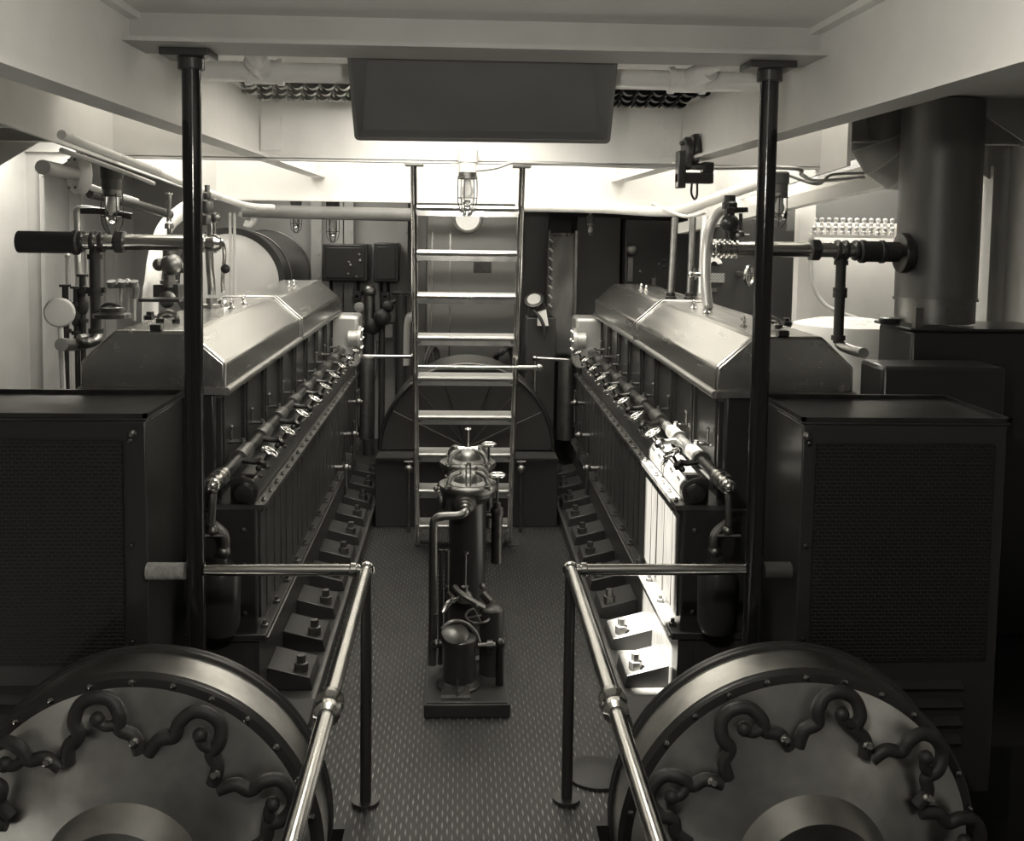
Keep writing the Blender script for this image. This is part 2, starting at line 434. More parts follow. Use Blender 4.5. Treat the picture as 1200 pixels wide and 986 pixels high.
    # valves with handwheels, cross rods
    for i in range(9):
        yy = 4.20+i*.43
        n = V(s*-.5,0,.86).normalized()
        b0 = V(X(.93),yy,1.075); top = V(X(.845),yy,1.165)
        v = MB(); v.tube([V(X(xx),yy,zz),V(X(.90),yy,zz-.01),V(X(.87),yy,zz-.005)],.013,n=10)
        v.lathe(V(X(.87),yy,zz-.03),n,[(.02,0),(.02,.02),(.012,.028),(.007,.03),(.007,.075)],n=12)
        v.sphere(V(X(.875),yy+.03,zz-.03),.013,n=10); v.sphere(V(X(.875),yy-.03,zz-.03),.013,n=10)
        vo = v.build('fuel_valve','darkmetal',t)
        c = V(X(.87),yy,zz-.03)+n*.072
        hw = MB(); hw.torus(c,n,.034,.006,n=24,k=8)
        u, w_ = frame(n)
        for a in range(4):
            an = PI*a/4*2/1+.4; d = (u*math.cos(an)+w_*math.sin(an)); hw.cyl(c,c+d*.03,.003,n=6)
        hw.lathe(c-n*.006,n,[(.009,0),(.009,.012),(.005,.016)],n=10)
        hw.build('handwheel','steel' if s>0 else 'steel',vo)
        r = MB(); yz = yy+.2
        r.cyl((X(xx+.01),yz,zz+.03),(X(1.09),yz,zz+.03),.008,n=10); r.sphere((X(1.055),yz,zz+.03),.014,n=10)
        r.cyl((X(1.035),yz,zz+.02),(X(1.035),yz,zz+.09),.006,n=8); r.sphere((X(1.035),yz,zz+.095),.010,n=8)
        r.cyl((X(.985),yz,zz+.02),(X(.985),yz,zz+.045),.010,n=8)
        r.build('indicator_cock','dullmetal',t)
        # bolts pairs on housing
        for dy in (.1,.25):
            bb = MB(); bb.lathe((X(.893),yy+dy,1.03),(-s*.5,0,.86),[(.009,0),(.009,.01),(.005,.014)],n=6); bb.build('housing_bolt','steel',ho)
    # lower flange with bolts
    f = MB(); b0, b1 = sorted((X(.84),X(1.60))); f.box(b0,b1,Y0-.02,Y1+.1,.385,.415)
    f.build('lower_flange','charcoal',t,bevel=.003)
    for i in range(14):
        yy = Y0+.06+i*.275; f = MB(); f.lathe((X(.86),yy,.415),(0,0,1),[(.016,0),(.016,.014),(.009,.016),(.009,.032)],n=6)
        f.build('flange_bolt','dullmetal',t)
    f = MB(); f.cyl((X(.835),Y0-.02,.40),(X(.835),Y1,.40),.006,n=8); f.build('flange_pipe','dullmetal',t)
    # base sump and bedplate
    c = MB(); c.prism([(X(.872),Y0,.40),(X(.868),Y0,.10),(X(1.56),Y0,.10),(X(1.56),Y0,.40)],(0,Y1-Y0,0)); c.build('sump','door',t)
    b = MB(); b0, b1 = sorted((X(.66),X(1.60))); b.box(b0,b1,Y0-.02,Y1,.0,.10); b1_, b2_ = sorted((X(.66),X(.95))); b.box(b1_,b2_,Y0-.15,Y0-.02,.0,.10); bo = b.build('bedplate','charcoal',t,bevel=.004)
    e = MB(); e.box(min(X(.65),X(.665)),max(X(.65),X(.665)),Y0-.15,Y1,.085,.108); e.build('bed_edge_bar','dullmetal',bo)
    for i in range(10):
        yy = Y0+.15+i*.40
        w = MB(); w.prism([(X(.675),yy,.10),(X(.685),yy,.155),(X(.868),yy,.20),(X(.868),yy,.10)],(0,.23,0))
        wo = w.build('mounting_foot','charcoal',t,bevel=.003)
        q = MB(); q.lathe((X(.73),yy+.05,.165),(0,0,1),[(.03,0),(.03,.035),(.019,.037),(.019,.07)],n=6); q.build('foundation_bolt','dullmetal',wo)
    # front face details
    f = MB(); f.lathe((X(1.0),Y0-.11,.62),(0,0,1),[(.03,-.17),(.06,-.16),(.075,-.12),(.078,.08),(.07,.1),(.03,.11),(.03,.15)],n=24)
    f.cyl((X(1.0),Y0-.11,.7),(X(1.0),Y0,.7),.03,n=12); pu = f.build('water_pump','black',t)
    f = MB()
    f.tube([(X(.99),Y0-.1,.78),(X(.99),Y0-.1,.86),(X(1.06),Y0-.06,.9),(X(1.1),Y0+.01,.9)],.02,n=10)
    f.sphere((X(.99),Y0-.1,.79),.028,n=12)
    f.build('pump_pipe','dullmetal',pu)
    for z in (.5,.7,.85,1.1,1.25):
        for x in (.93,1.45):
            if z > .95 and x < 1: continue
            f = MB(); f.lathe((X(x),Y0,z),(0,-1,0),[(.012,0),(.012,.01),(.006,.014)],n=6); f.build('front_bolt','dullmetal',t)
    # far end: bell / air duct housing bright
    f = MB(); f.box(min(X(.84),X(1.12)),max(X(.84),X(1.12)),7.9,8.22,1.0,1.40)
    f.build('end_housing','silver_paint',t,bevel=.03,seg=4)
    f = MB(); f.lathe((X(.92),7.93,1.22),(-s*1,0,0),[(.07,0),(.07,.07),(.10,.075),(.10,.10),(.03,.105)],n=28)
    f.build('end_flange','silver_paint',t)
    for a in range(6):
        an = a*PI/3; f = MB(); f.lathe((X(.82),7.93+.08*math.cos(an),1.22+.08*math.sin(an)),(-s,0,0),[(.012,0),(.012,.012)],n=6); f.build('flange_bolt','steel',t)
    f = MB(); f.cyl((X(.80),8.12,.4),(X(.80),8.12,1.05),.07,n=24)
    f.build('exhaust_pipe','dullmetal',t)
    # cluster of valve gear low at far end, aisle side
    for i,(yy,z) in enumerate(((7.2,.62),(6.7,.5),(7.5,.8))):
        f = MB(); x = .80
        f.cyl((X(.88),yy,z),(X(x-.03),yy,z),.013,n=10); f.sphere((X(x),yy,z),.026,n=12); f.cyl((X(x),yy,z),(X(x),yy,z+.09),.008,n=8)
        f.cyl((X(x),yy-.03,z+.09),(X(x),yy+.03,z+.09),.006,n=8); f.cyl((X(x),yy,z-.18),(X(x),yy,z),.011,n=8)
        f.build('side_valve','dullmetal',t)
    return t
engine(-1); engine(1)

# ================================================================== grille boxes before the engines
def grille_box(s, label):
    t = thing('air_intake_box', label, 'machine housing', (s*1.5, 3.87, 0))
    x0, x1 = sorted((s*(1.16 if s<0 else 1.19), s*1.95)); 
    b = MB(); b.box(x0,x1,3.62,4.10,.0,1.40); b.build('casing','black',t,bevel=.006)
    l = MB(); l.box(x0-.006,x1+.006,3.61,4.12,1.40,1.412); l.build('top_plate','charcoal',t,bevel=.004)
    r = MB()
    for (a,c,d,e) in ((x0-.008,x1+.008,3.605,3.62),(x0-.008,x1+.008,4.115,4.13),(x0-.008,x0+.006,3.605,4.13),(x1-.006,x1+.008,3.605,4.13)): r.box(a,c,d,e,1.412,1.428)
    r.build('top_rim','darkmetal',t)
    g0, g1 = sorted((s*1.24, s*1.9))
    g = MB(); g.box(g0,g1,3.605,3.622,.52,1.33); g.build('mesh_panel','mesh',t)
    for i in range(4):
        z = .2+i*.07; g = MB(); g.prism([(g0+.08,3.62,z),(g0+.08,3.59,z+.008),(g0+.08,3.62,z+.03)],(g1-g0-.16,0,0)); g.build('louvre','black',t)
    xx = s*1.195
    for z in (1.33,.95,.6,.3):
        g = MB(); g.lathe((xx+s*.02,3.62,z),(0,-1,0),[(.011,0),(.011,.01),(.006,.013)],n=6); g.build('corner_bolt','darkmetal',t)
    g = MB(); g.sphere((s*1.2,3.60,1.36),.016,n=10); g.build('lid_catch','dullmetal',t)
grille_box(-1,'tall black box with perforated front, in the left foreground')
grille_box(1,'tall black box with perforated front, in the right foreground')

# ================================================================== coupling drums in the foreground
def drum(s, label):
    cx, cz = s*1.08, .07
    t = thing('coupling_drum', label, 'coupling', (cx,3.2,cz-.66))
    def L(y0, prof, name, m):
        a = MB(); a.lathe((cx,y0,cz),(0,-1,0),prof,n=96); return a.build(name,m,t)
    L(3.42,[(.50,0),(.605,.0),(.605,.012),(.598,.016),(.603,.022),(.603,.036),(.59,.042)],'outer_rim','black')
    L(3.38,[(.57,0),(.592,.0),(.592,.165),(.57,.17)],'polished_band','drum')
    L(3.22,[(.55,0),(.597,0),(.601,.005),(.597,.01),(.592,.014),(.595,.02),(.588,.028),(.57,.032)],'front_flange','black')
    L(3.19,[(.568,-.02),(.566,.0),(.42,.06),(.25,.12),(.20,.20),(.0,.20)],'cone_face','drum')
    for q in range(28):
        an = 2*PI*q/28; a = MB(); a.lathe((cx+.578*math.cos(an),3.19,cz+.578*math.sin(an)),(0,-1,0),[(.011,0),(.011,.01),(.006,.013)],n=6); a.build('flange_stud','steel',t)
    for q in range(10):
        an = PI/2 + s*.47 + q*2*PI/10
        e = V(math.cos(an),0,math.sin(an)); tt = V(-math.sin(an),0,math.cos(an))
        def pt(u, v, d): return V(cx,3.10,cz)+e*(v-.02)+tt*u*1.05+V(0,d,0)
        m = MB(); m.tube([pt(-.105,.40,.0),pt(-.095,.455,0),pt(-.060,.485,0),pt(-.066,.53,.0),pt(-.045,.575,.01),pt(0,.592,.01),pt(.045,.575,.01),pt(.066,.53,0),pt(.060,.485,0),pt(.095,.455,0),pt(.105,.40,0)],.0215,n=14,sub=8)
        m.build('coupling_link','blackmatt',t,ang=60)
        m = MB(); m.tube([pt(-.066,.50,.0),pt(-.025,.505,-.01),pt(.0,.53,-.01)],.017,n=12); m.sphere(pt(-.005,.53,-.01),.024,n=14); m.build('link_hook','blackmatt',t)
        m = MB(); m.lathe(pt(-.10,.44,-.01),(0,-1,.4),[(.016,0),(.016,.014),(.009,.02),(.009,.03)],n=12); m.build('link_pin','steel',t)
drum(-1,'round polished coupling drum with looping dark links, at the lower left')
drum(1,'round polished coupling drum with looping dark links, at the lower right')
for s, lb in ((-1,'flat black ledge beside the left coupling drum'),(1,'flat black ledge beside the right coupling drum')):
    m = MB(); x0,x1 = sorted((s*.63,s*.925)); m.box(x0,x1,3.47,3.93,-.8,.215); x0,x1 = sorted((s*.61,s*.935)); m.box(x0,x1,3.45,3.95,.215,.23)
    tag(m.build('drum_bed_ledge','blackmatt',bevel=.004), lb, 'machine base')
m = MB(); c = PZ(700,905,.012); m.lathe((c.x,c.y,.0),(0,0,1),[(.12,0),(.12,.012),(.11,.016)],n=32)
tag(m.build('round_floor_cover','blackmatt'),'round black plate on the floor beside the right guard rail','floor plate')

# ================================================================== stanchions and guard rails
for s in (-1,1):
    side = 'left' if s<0 else 'right'; sx_ = -.985 if s<0 else 1.02; gx = -.382 if s<0 else .352
    t = thing('stanchion','dark vertical ceiling post standing before the %s engine' % side,'post',(sx_,3.6,0))
    m = MB(); m.cyl((sx_,3.6,.02),(sx_,3.6,2.66),.0325,n=28); m.build('post','postblack',t)
    m = MB(); m.box(sx_-.09,sx_+.075,3.53,3.67,2.66,2.685); m.cyl((sx_,3.6,2.62),(sx_,3.6,2.66),.045,n=20); m.build('cap_plate','black',t,bevel=.003)
    m = MB(); m.box(sx_-.07,sx_+.07,3.53,3.67,0,.02); m.build('base_plate','black',t,bevel=.003)
    t = thing('guard_rail','polished pipe guard rail turning the corner, %s of the aisle' % side,'railing',(gx,3.6,0))
    z = .868
    m = MB(); m.cyl((gx,3.6,z),(sx_-s*.033,3.6,z),.0205,n=20); m.lathe((gx+s*.033,3.6,z),(s,0,0),[(.0205,0),(.026,.004),(.026,.022),(.0205,.026)],n=20); m.build('cross_rail','steel',t)
    m = MB(); m.sphere((gx,3.6,z),.031,n=20); m.build('corner_ball','steel',t)
    m = MB(); m.cyl((gx,3.58,z),(gx,2.58,z-.0),.0215,n=20); m.cyl((gx,2.5,z),(gx,1.75,z),.0215,n=20); m.build('long_rail','steel',t)
    m = MB(); m.lathe((gx,2.60,z),(0,-1,0),[(.022,0),(.036,.008),(.038,.03),(.03,.042),(.026,.06),(.034,.07),(.034,.09),(.022,.1)],n=24); m.build('rail_collar','steel',t)
    m = MB(); m.cyl((gx,3.6,0),(gx,3.6,z-.02),.0205,n=20); m.build('corner_post','black',t)
    m = MB(); m.cyl((gx,3.6,0),(gx,3.6,.015),.05,n=24); m.build('post_foot','black',t)
    m = MB(); m.cyl((sx_+s*.036,3.6,z-.003),(s*1.155,3.60,z-.003),.03,n=20)
    tag(m.build('lagged_pipe_stub','cloth' if s<0 else 'dgrey'),('pale cloth-wrapped pipe stub against the left black box' if s<0 else 'dull grey pipe stub against the right black box'),'pipe')

# ================================================================== hood (open hatch lid hanging)
t = thing('hatch_lid','large dark grey shallow tray-shaped hatch lid hanging from the ceiling','hatch lid',(0.03,3.85,2.45))
bl = P(415.5,165,3.95); br_ = P(715,169,3.95); tl = P(405.5,53,3.73); tr = P(726,55,3.73)
nrm = (br_-bl).cross(tl-bl).normalized()
if nrm.y > 0: nrm = -nrm       # toward the room's near end
def quad(fx0, fx1, fz0, fz1, fx0t=None, fx1t=None):
    fx0t = fx0 if fx0t is None else fx0t; fx1t = fx1 if fx1t is None else fx1t
    def q(u,v): return bl*(1-u)*(1-v)+br_*u*(1-v)+tr*u*v+tl*(1-u)*v
    return [q(fx0,fz0),q(fx1,fz0),q(fx1t,fz1),q(fx0t,fz1)]
def rc(pts, r, n=6):
    out = []
    for i in range(4):
        p = pts[i]; a = (pts[i-1]-p).normalized(); b = (pts[(i+1)%4]-p).normalized()
        for k_ in range(n+1):
            tt = k_/n; q0 = p+a*r; q1 = p+b*r; out.append((1-tt)**2*q0+2*tt*(1-tt)*p+tt*tt*q1)
    return out
O = rc(quad(0,1,0,1),.022); I1 = rc(quad(.016,.984,.045,.97),.014)
I2 = [p-nrm*.045 for p in rc(quad(.03,.955,.06,.94,.075,.90),.008)]
n = len(O); lp = lambda a,b: [(a*n+i,a*n+(i+1)%n,b*n+(i+1)%n,b*n+i) for i in range(n)]
m = MB(); m.add(I1+I2+[p-nrm*.006 for p in I1]+[p-nrm*.006 for p in I2], lp(0,1)+[tuple(range(n,2*n))]+lp(2,3)+[tuple(range(3*n,4*n))]+lp(0,2)); m.build('tray','hood',t,ang=25)
m = MB(); m.add(O+I1+[p-nrm*.012 for p in O]+[p-nrm*.012 for p in I1], lp(0,1)+lp(2,3)+lp(0,2)+lp(1,3)); m.build('rim','hood',t,bevel=.003)
for px in (470,660):
    m = MB(); c = P(px,54,3.72); m.cyl(c+V(-.04,0,.0),c+V(.04,0,0),.014,n=12); m.box(c.x-.03,c.x+.03,3.70,3.74,c.z,CZ); m.build('hinge','dgrey',t)

# ================================================================== LADDER
t = thing('ship_ladder','polished steel ship ladder with nine flat treads rising to the hatch','ladder',(0,6.67,0))
W = .30; LX = -.022
def lad(z): return 6.67 + (5.80-6.67)*(z/2.457)
for s in (-1,1):
    m = MB(); x = s*W+LX
    m.bar((x,lad(0),0.01),(x,lad(2.455),2.455),.013,.034,up=V(0,-1,0.3))
    so_ = m.build('stringer','steel',t,bevel=.002)
    m = MB(); m.cyl((x+s*.012,lad(0)-.038,.012),(x+s*.012,lad(2.44)-.038,2.44),.010,n=12); m.build('stringer_edge_bead','steel',so_)
    m = MB(); m.box(x-.05,x+.05,5.70,5.84,2.43,2.446); m.build('top_bracket','dullmetal',t,bevel=.002)
    m = MB(); m.box(x-.02,x+.07,6.60,6.76,0,.012); m.build('foot_bracket','charcoal',t,bevel=.002)
for k_ in range(9):
    z = 2.21-.256*k_; yy = lad(z)
    m = MB(); m.box(LX-W+.012,LX+W-.012,yy-.075,yy+.075,z-.005,z+.005)
    to = m.build('tread','tread',t)
    m = MB(); m.cyl((LX-W+.014,yy-.078,z-.010),(LX+W-.014,yy-.078,z-.010),.016,n=12); m.box(LX-W+.012,LX+W-.012,yy+.07,yy+.078,z-.03,z)
    m.box(LX-W+.012,LX+W-.012,yy-.076,yy-.068,z-.055,z)
    m.build('nosing','steel' if k_ < 3 else 'brushed',to)
    for s in (-1,1):
        m = MB(); m.cyl((LX+s*(W-.02),yy-.085,z-.028),(LX+s*(W-.02),yy+.075,z-.028),.013,n=10); m.build('tread_bracket','steel',to)
m = MB(); c = P(490,430,6.12); d = P(632,431,6.12); m.cyl((c.x,6.12,c.z),(d.x,6.12,c.z),.0125,n=14); m.sphere((d.x,6.12,c.z),.022,n=12)
tag(m.build('cross_bar','steel'),'thin steel bar crossing the ladder at mid height','bar')
for (a,b,lb) in ((425,484,'short steel rail between the left engine end and the ladder'),(627,666,'short steel rail with a ball end beside the right engine end')):
    m = MB(); c = P(a,418 if a<500 else 420,8.1); d = P(b,418 if a<500 else 422,8.1); m.cyl(c,d,.016,n=14); m.sphere(c if a>500 else d,.024,n=12)
    m.cyl(V(c.x if a>500 else d.x,8.1,0),V(c.x if a>500 else d.x,8.1,c.z),.014,n=10)
    tag(m.build('short_rail','steel'),lb,'railing')

# ================================================================== filter / pump unit
t = thing('duplex_filter_pump','dark pump unit with two domed filters standing in the aisle before the ladder','pump',(0,4.8,0))
m = MB(); m.box(-.195,.175,4.24,5.35,0,.058); m.box(-.185,.165,4.25,5.34,.058,.064); m.build('base_plate','charcoal',t,bevel=.004)
for (yy, zt, nm) in ((4.74,.905,0),(5.06,.935,1)):
    cx = -.012
    m = MB(); m.lathe((cx,yy,.06),(0,0,1),[(.11,0),(.11,.02),(.088,.03),(.088,zt-.16),(.10,zt-.14),(.125,zt-.12),(.128,zt-.075)],n=40); vo = m.build('filter_vessel','black',t)
    m = MB(); m.lathe((cx,yy,zt-.04),(0,0,1),[(.10,0),(.138,.004),(.142,.018),(.138,.03),(.115,.036),(.10,.03)],n=44); m.build('lid_flange','dullmetal',t)
    dm = MB(); dm.lathe((cx,yy,zt-.012),(0,0,1),[(.105,0),(.10,.008),(.07,.016),(.062,.034),(.048,.052),(.028,.062),(.001,.066)],n=36); do_ = dm.build('dome_lid','dullmetal',t)
    for a in range(4):
        an = PI/4+a*PI/2; d = V(math.cos(an),math.sin(an),0)
        m = MB(); c = V(cx,yy,zt-.01)
        m.tube([c+d*.132,c+d*.125+V(0,0,.030),c+d*.10+V(0,0,.055),c+d*.055+V(0,0,.060)],.011,n=10)
        m.build('clamp_arm','dullmetal',do_)
        m = MB(); m.torus(c+d*.128+V(0,0,.01),(0,0,1),.016,.006,n=16,k=6); m.sphere(c+d*.14+V(0,0,.0),.012,n=10); m.build('lid_nut','steel',do_)
    m = MB(); c = V(cx,yy,zt+.055)
    if nm:
        m.cyl(c,c+V(0,0,.10),.0055,n=10); m.lathe(c+V(0,0,.095),(0,0,1),[(.016,0),(.018,.004),(.012,.01)],n=14)
        m.cyl(c+V(-.065,0,.0),c+V(.065,0,.0),.009,n=10); m.sphere(c+V(-.06,0,.0),.015,n=10); m.sphere(c+V(.06,0,.0),.015,n=10)
    else:
        m.bar(c+V(-.010,-.02,.03),c+V(-.010,-.135,-.12),.004,.006); m.bar(c+V(.010,-.02,.03),c+V(.010,-.135,-.12),.004,.006)
        m.lathe(c+V(0,-.02,.025),(0,0,1),[(.014,0),(.018,.006),(.012,.014)],n=14); m.sphere(c+V(0,-.135,-.13),.016,n=10)
    m.build('lid_spindle','steel',do_)
# stop valves with handwheels at right of each vessel
for (px,py,Yv,zb) in ((583,557,4.74,.18),(573,521,5.06,.1)):
    c = P(px,py,Yv)
    m = MB(); m.cyl(c-V(0,0,.13),c,.006,n=10); m.lathe(c-V(0,0,.20),(0,0,1),[(.028,0),(.034,.02),(.03,.04),(.018,.05),(.018,.065),(.012,.07)],n=20); m.cyl(c-V(0,0,.42),c-V(0,0,.19),.026,n=18)
    m.cyl(c-V(.14,0,.19),c-V(0,0,.19),.018,n=12)
    vo = m.build('stop_valve','darkmetal',t)
    m = MB(); m.torus(c,(0,0,1),.032,.008,n=24,k=8); m.lathe(c-V(0,0,.004),(0,0,1),[(.028,0),(.028,.006),(.01,.012)],n=20)
    m.build('handwheel','steel',vo)
# left small chamber and petcock
c = P(517,588,4.72); m = MB(); m.sphere(c,.022,n=14,sz=1.9); m.cyl(c+V(0,0,.04),c+V(.04,0,.05),.008,n=8); m.cyl(c-V(0,0,.09),c,.012,n=10); m.build('air_chamber','dullmetal',t)
c = P(511,573,4.7); m = MB(); m.cyl(c,c+V(.05,0,.012),.008,n=8); m.sphere(c,.014,n=10); m.cyl(c,c+V(.015,0,.03),.005,n=8); m.build('petcock','steel',t)
# boss, elbow, and pipe down on the left
c = P(545,589,4.62); m = MB(); m.lathe(c+V(0,.02,0),(0,-1,-.35),[(.050,0),(.052,.02),(.042,.024),(.042,.038),(.034,.042),(.034,.055),(.026,.06),(.024,.07)],n=28); m.build('pipe_flange','dullmetal',t)
m = MB(); e1 = P(545,600,4.56); e2 = P(538,604,4.55); e3 = P(520,605,4.55); e4 = P(511,608,4.55); e5 = P(508,618,4.55)
m.tube([c+V(0,-.02,-.02),e1,e2,e3,e4,e5,V(e5.x,4.55,.55),V(e5.x,4.55,.10)],.019,n=14); m.build('feed_pipe','dullmetal',t)
for dx in (.035,.062):
    m = MB(); m.cyl((e5.x+dx,4.6,.08),(e5.x+dx,4.6,.62),.011,n=12); m.build('drain_pipe','black',t)
# lower pump in front
m = MB(); c = P(538,770,4.42); m.lathe((c.x,4.42,.064),(0,0,1),[(.10,0),(.10,.012),(.075,.03),(.07,.17),(.076,.19),(.076,.215),(.06,.225)],n=32); m.build('pump_body','black',t)
d0 = P(533,744,4.40); m = MB(); m.lathe(d0,(.1,-.45,.9),[(.058,-.03),(.064,-.01),(.06,.01),(.035,.02),(.001,.024)],n=28); m.build('pump_cap','darkmetal',t)
m = MB(); q = [P(518,738,4.42),P(530,729,4.44),P(545,731,4.46),P(557,742,4.46),P(562,758,4.45)]; m.tube(q,.011,n=10); m.build('curved_bracket','dullmetal',t)
m = MB(); q = [P(519,718,4.5),P(524,709,4.52),P(532,703,4.55),P(540,702,4.6)]; m.tube(q,.012,n=10); m.build('pump_outlet_pipe','steel',t)
m = MB(); q = [P(511,720,4.45),P(510,735,4.45),P(509,752,4.45)]; m.tube(q,.010,n=10); m.sphere(P(511,754,4.45),.022,n=12); m.cyl(P(511,754,4.45),P(530,756,4.42),.012,n=10); m.build('side_pipe','dullmetal',t)
m = MB(); m.cyl(P(560,757,4.42),P(586,756,4.42),.014,n=12); m.lathe(P(571,757,4.42),(1,0,0),[(.026,0),(.026,.025)],n=18); m.sphere(P(586,754,4.42),.024,n=12); m.cyl(P(586,754,4.42)-V(0,0,.3),P(586,754,4.42),.018,n=12); m.build('discharge_pipe','darkmetal',t)
m = MB(); c = P(560,722,4.52); m.torus(c,(0,-.25,1),.055,.006,n=28,k=8)
for a in range(4): an = a*PI/2+.3; m.cyl(c,c+V(math.cos(an)*.055,math.sin(an)*.055,math.sin(an)*.014),.004,n=6)
m.build('large_handwheel','dullmetal',t)
m = MB(); c = P(545,700,4.55); m.lathe(c,(0,0,1),[(.035,-.02),(.035,0),(.025,.02),(.012,.03),(.012,.045),(.018,.05),(.005,.055),(.0055,.20),(.014,.202),(.014,.212)],n=20)
m.tube([P(533,688,4.55),P(540,696,4.5),P(556,706,4.48),P(568,713,4.47)],.013,n=10)
m.sphere(P(560,710,4.48),.02,n=12); m.build('valve_spindle','dullmetal',t)
for sx in ((523,700,533,706),(565,700,574,706)):
    m = MB(); m.bar(P(sx[0],sx[1]-4,4.58),P(sx[2],sx[3],4.56),.012,.014); m.sphere(P(sx[0],sx[1]-13,4.6),.014,n=10); m.build('clamp_lug','dullmetal',t)
m = MB(); c = P(536,828,4.30); m.box(c.x-.07,c.x+.055,4.27,4.36,.064,.075); m.prism([(c.x-.07,4.30,.075),(c.x-.055,4.30,.12),(c.x-.01,4.30,.09),(c.x-.01,4.30,.075)],(0,.012,0)); m.box(c.x-.004,c.x+.002,4.28,4.35,.075,.125); m.prism([(c.x+.01,4.30,.075),(c.x+.045,4.30,.12),(c.x+.055,4.30,.075)],(0,.012,0)); m.build('foot_bracket','dullmetal',t)
m = MB(); m.cyl((.10,4.55,.064),(.10,4.55,.36),.055,n=24); m.sphere((.10,4.55,.36),.055,n=20,sz=.4); m.build('motor_housing','charcoal',t)

# ================================================================== dark arched guard and step behind ladder
t = thing('arched_machine_guard','large black arched guard with crossed wires behind the ladder','machine guard',(0,7.4,0))
m = MB(); m.box(-.635,.635,7.03,7.9,0,.49); m.build('step_casing','black',t,bevel=.005)
m = MB()
pts = [(.62*math.cos(PI*i/28),.50+.62*math.sin(PI*i/28)) for i in range(29)]
m.prism([(x,7.25,z) for x,z in pts],(0,.55,0)); m.build('arched_casing','black',t)
m = MB(); m.tube([(x,7.24,z) for x,z in pts],.014,n=10,sub=2); m.build('arch_edge','darkmetal',t)
for a in (.5,.9,1.25,PI-1.25,PI-.9,PI-.5):
    m = MB(); m.cyl((0,7.235,.52),(.6*math.cos(a),7.235,.5+.58*math.sin(a)),.004,n=6); m.build('guard_wire','darkmetal',t)
m = MB(); m.box(-.635,.635,7.0,7.03,.475,.492); m.build('edge_strip','darkmetal',t)
for s,px in ((-1,479),(1,611)):
    m = MB(); c = P(px,550,6.9); m.sphere(c,.03,n=12); m.cyl(c-V(0,0,.04),c+V(0,0,.05),.010,n=10); m.cyl(c+V(-.03,0,.05),c+V(.03,0,.05),.007,n=8); m.cyl(c,c+V(0,.14,0),.014,n=10)
    m.box(c.x-.012,c.x+.012,7.0,7.04,c.z-.02,c.z+.02)
    m.cyl(V(c.x,6.9,0),c,.011,n=8)
    tag(m.build('drain_valve','dullmetal'),'small valve on the floor just %s of the ladder foot' % ('left' if s<0 else 'right'),'valve')

# ================================================================== cabinet and lamp behind ladder
t = thing('polished_locker','tall shiny metal locker with a nameplate behind the ladder','locker',(.05,9.0,0))
a = P(499,300,9.0); b = P(607,300,9.0)
m = MB(); m.box(a.x,b.x,9.0,9.5,.0,2.27); m.build('body','locker',t,bevel=.02,seg=3)
m = MB()
for px in (506,527): c = P(px,350,8.98); m.box(c.x-.006,c.x+.006,8.985,9.0,.95,2.05)
m.build('door_seam','steel',t)
m = MB(); c0 = P(555,320,8.98); c1 = P(576,307,8.98); m.box(c0.x,c1.x,8.975,9.0,c0.z,c1.z); m.build('nameplate','darkmetal',t)
for i,px in enumerate((494,588)):
    m = MB(); q = [P(px,452,8.7),P(px+3,425,8.7),P(px+10,408,8.75),P(px+16,412,8.8),P(px+19,432,8.8)] if i==0 else [P(px-10,432,8.8),P(px-2,414,8.7),P(px+8,408,8.75),P(px+14,430,8.8)]
    q = [V(q[0].x,8.7,0)]+q; m.tube(q,.016,n=10); m.tube([p+V(.024,0,-.0) for p in q],.012,n=10)
    tag(m.build('looped_hose','blackmatt'),'dark hose looping low behind the ladder, %s side' % ('left' if i==0 else 'right'),'hose')
t = thing('round_wall_lamp','round lit lamp with a pale ring behind the top of the ladder','lamp',P(548,262,8.6))
c = P(548,256,8.6)
m = MB(); m.torus(c,(0,1,0),.112,.014,n=36,k=10); m.build('ring','silver_paint',t)
m = MB(); m.lathe(c+V(0,.02,0),(0,-1,0),[(.10,0),(.095,.02),(.06,.035),(.001,.04)],n=32); m.build('lens','lamp_lit',t)
m = MB(); m.lathe(c+V(0,.02,0),(0,1,0),[(.11,0),(.10,.06),(.05,.1)],n=28); m.cyl(c+V(0,.08,0),c+V(0,.08,.16),.015,n=10); m.cyl(c+V(0,.08,.0),V(c.x,8.62,CZ-.0),.014,n=8); m.build('lamp_body','white',t)

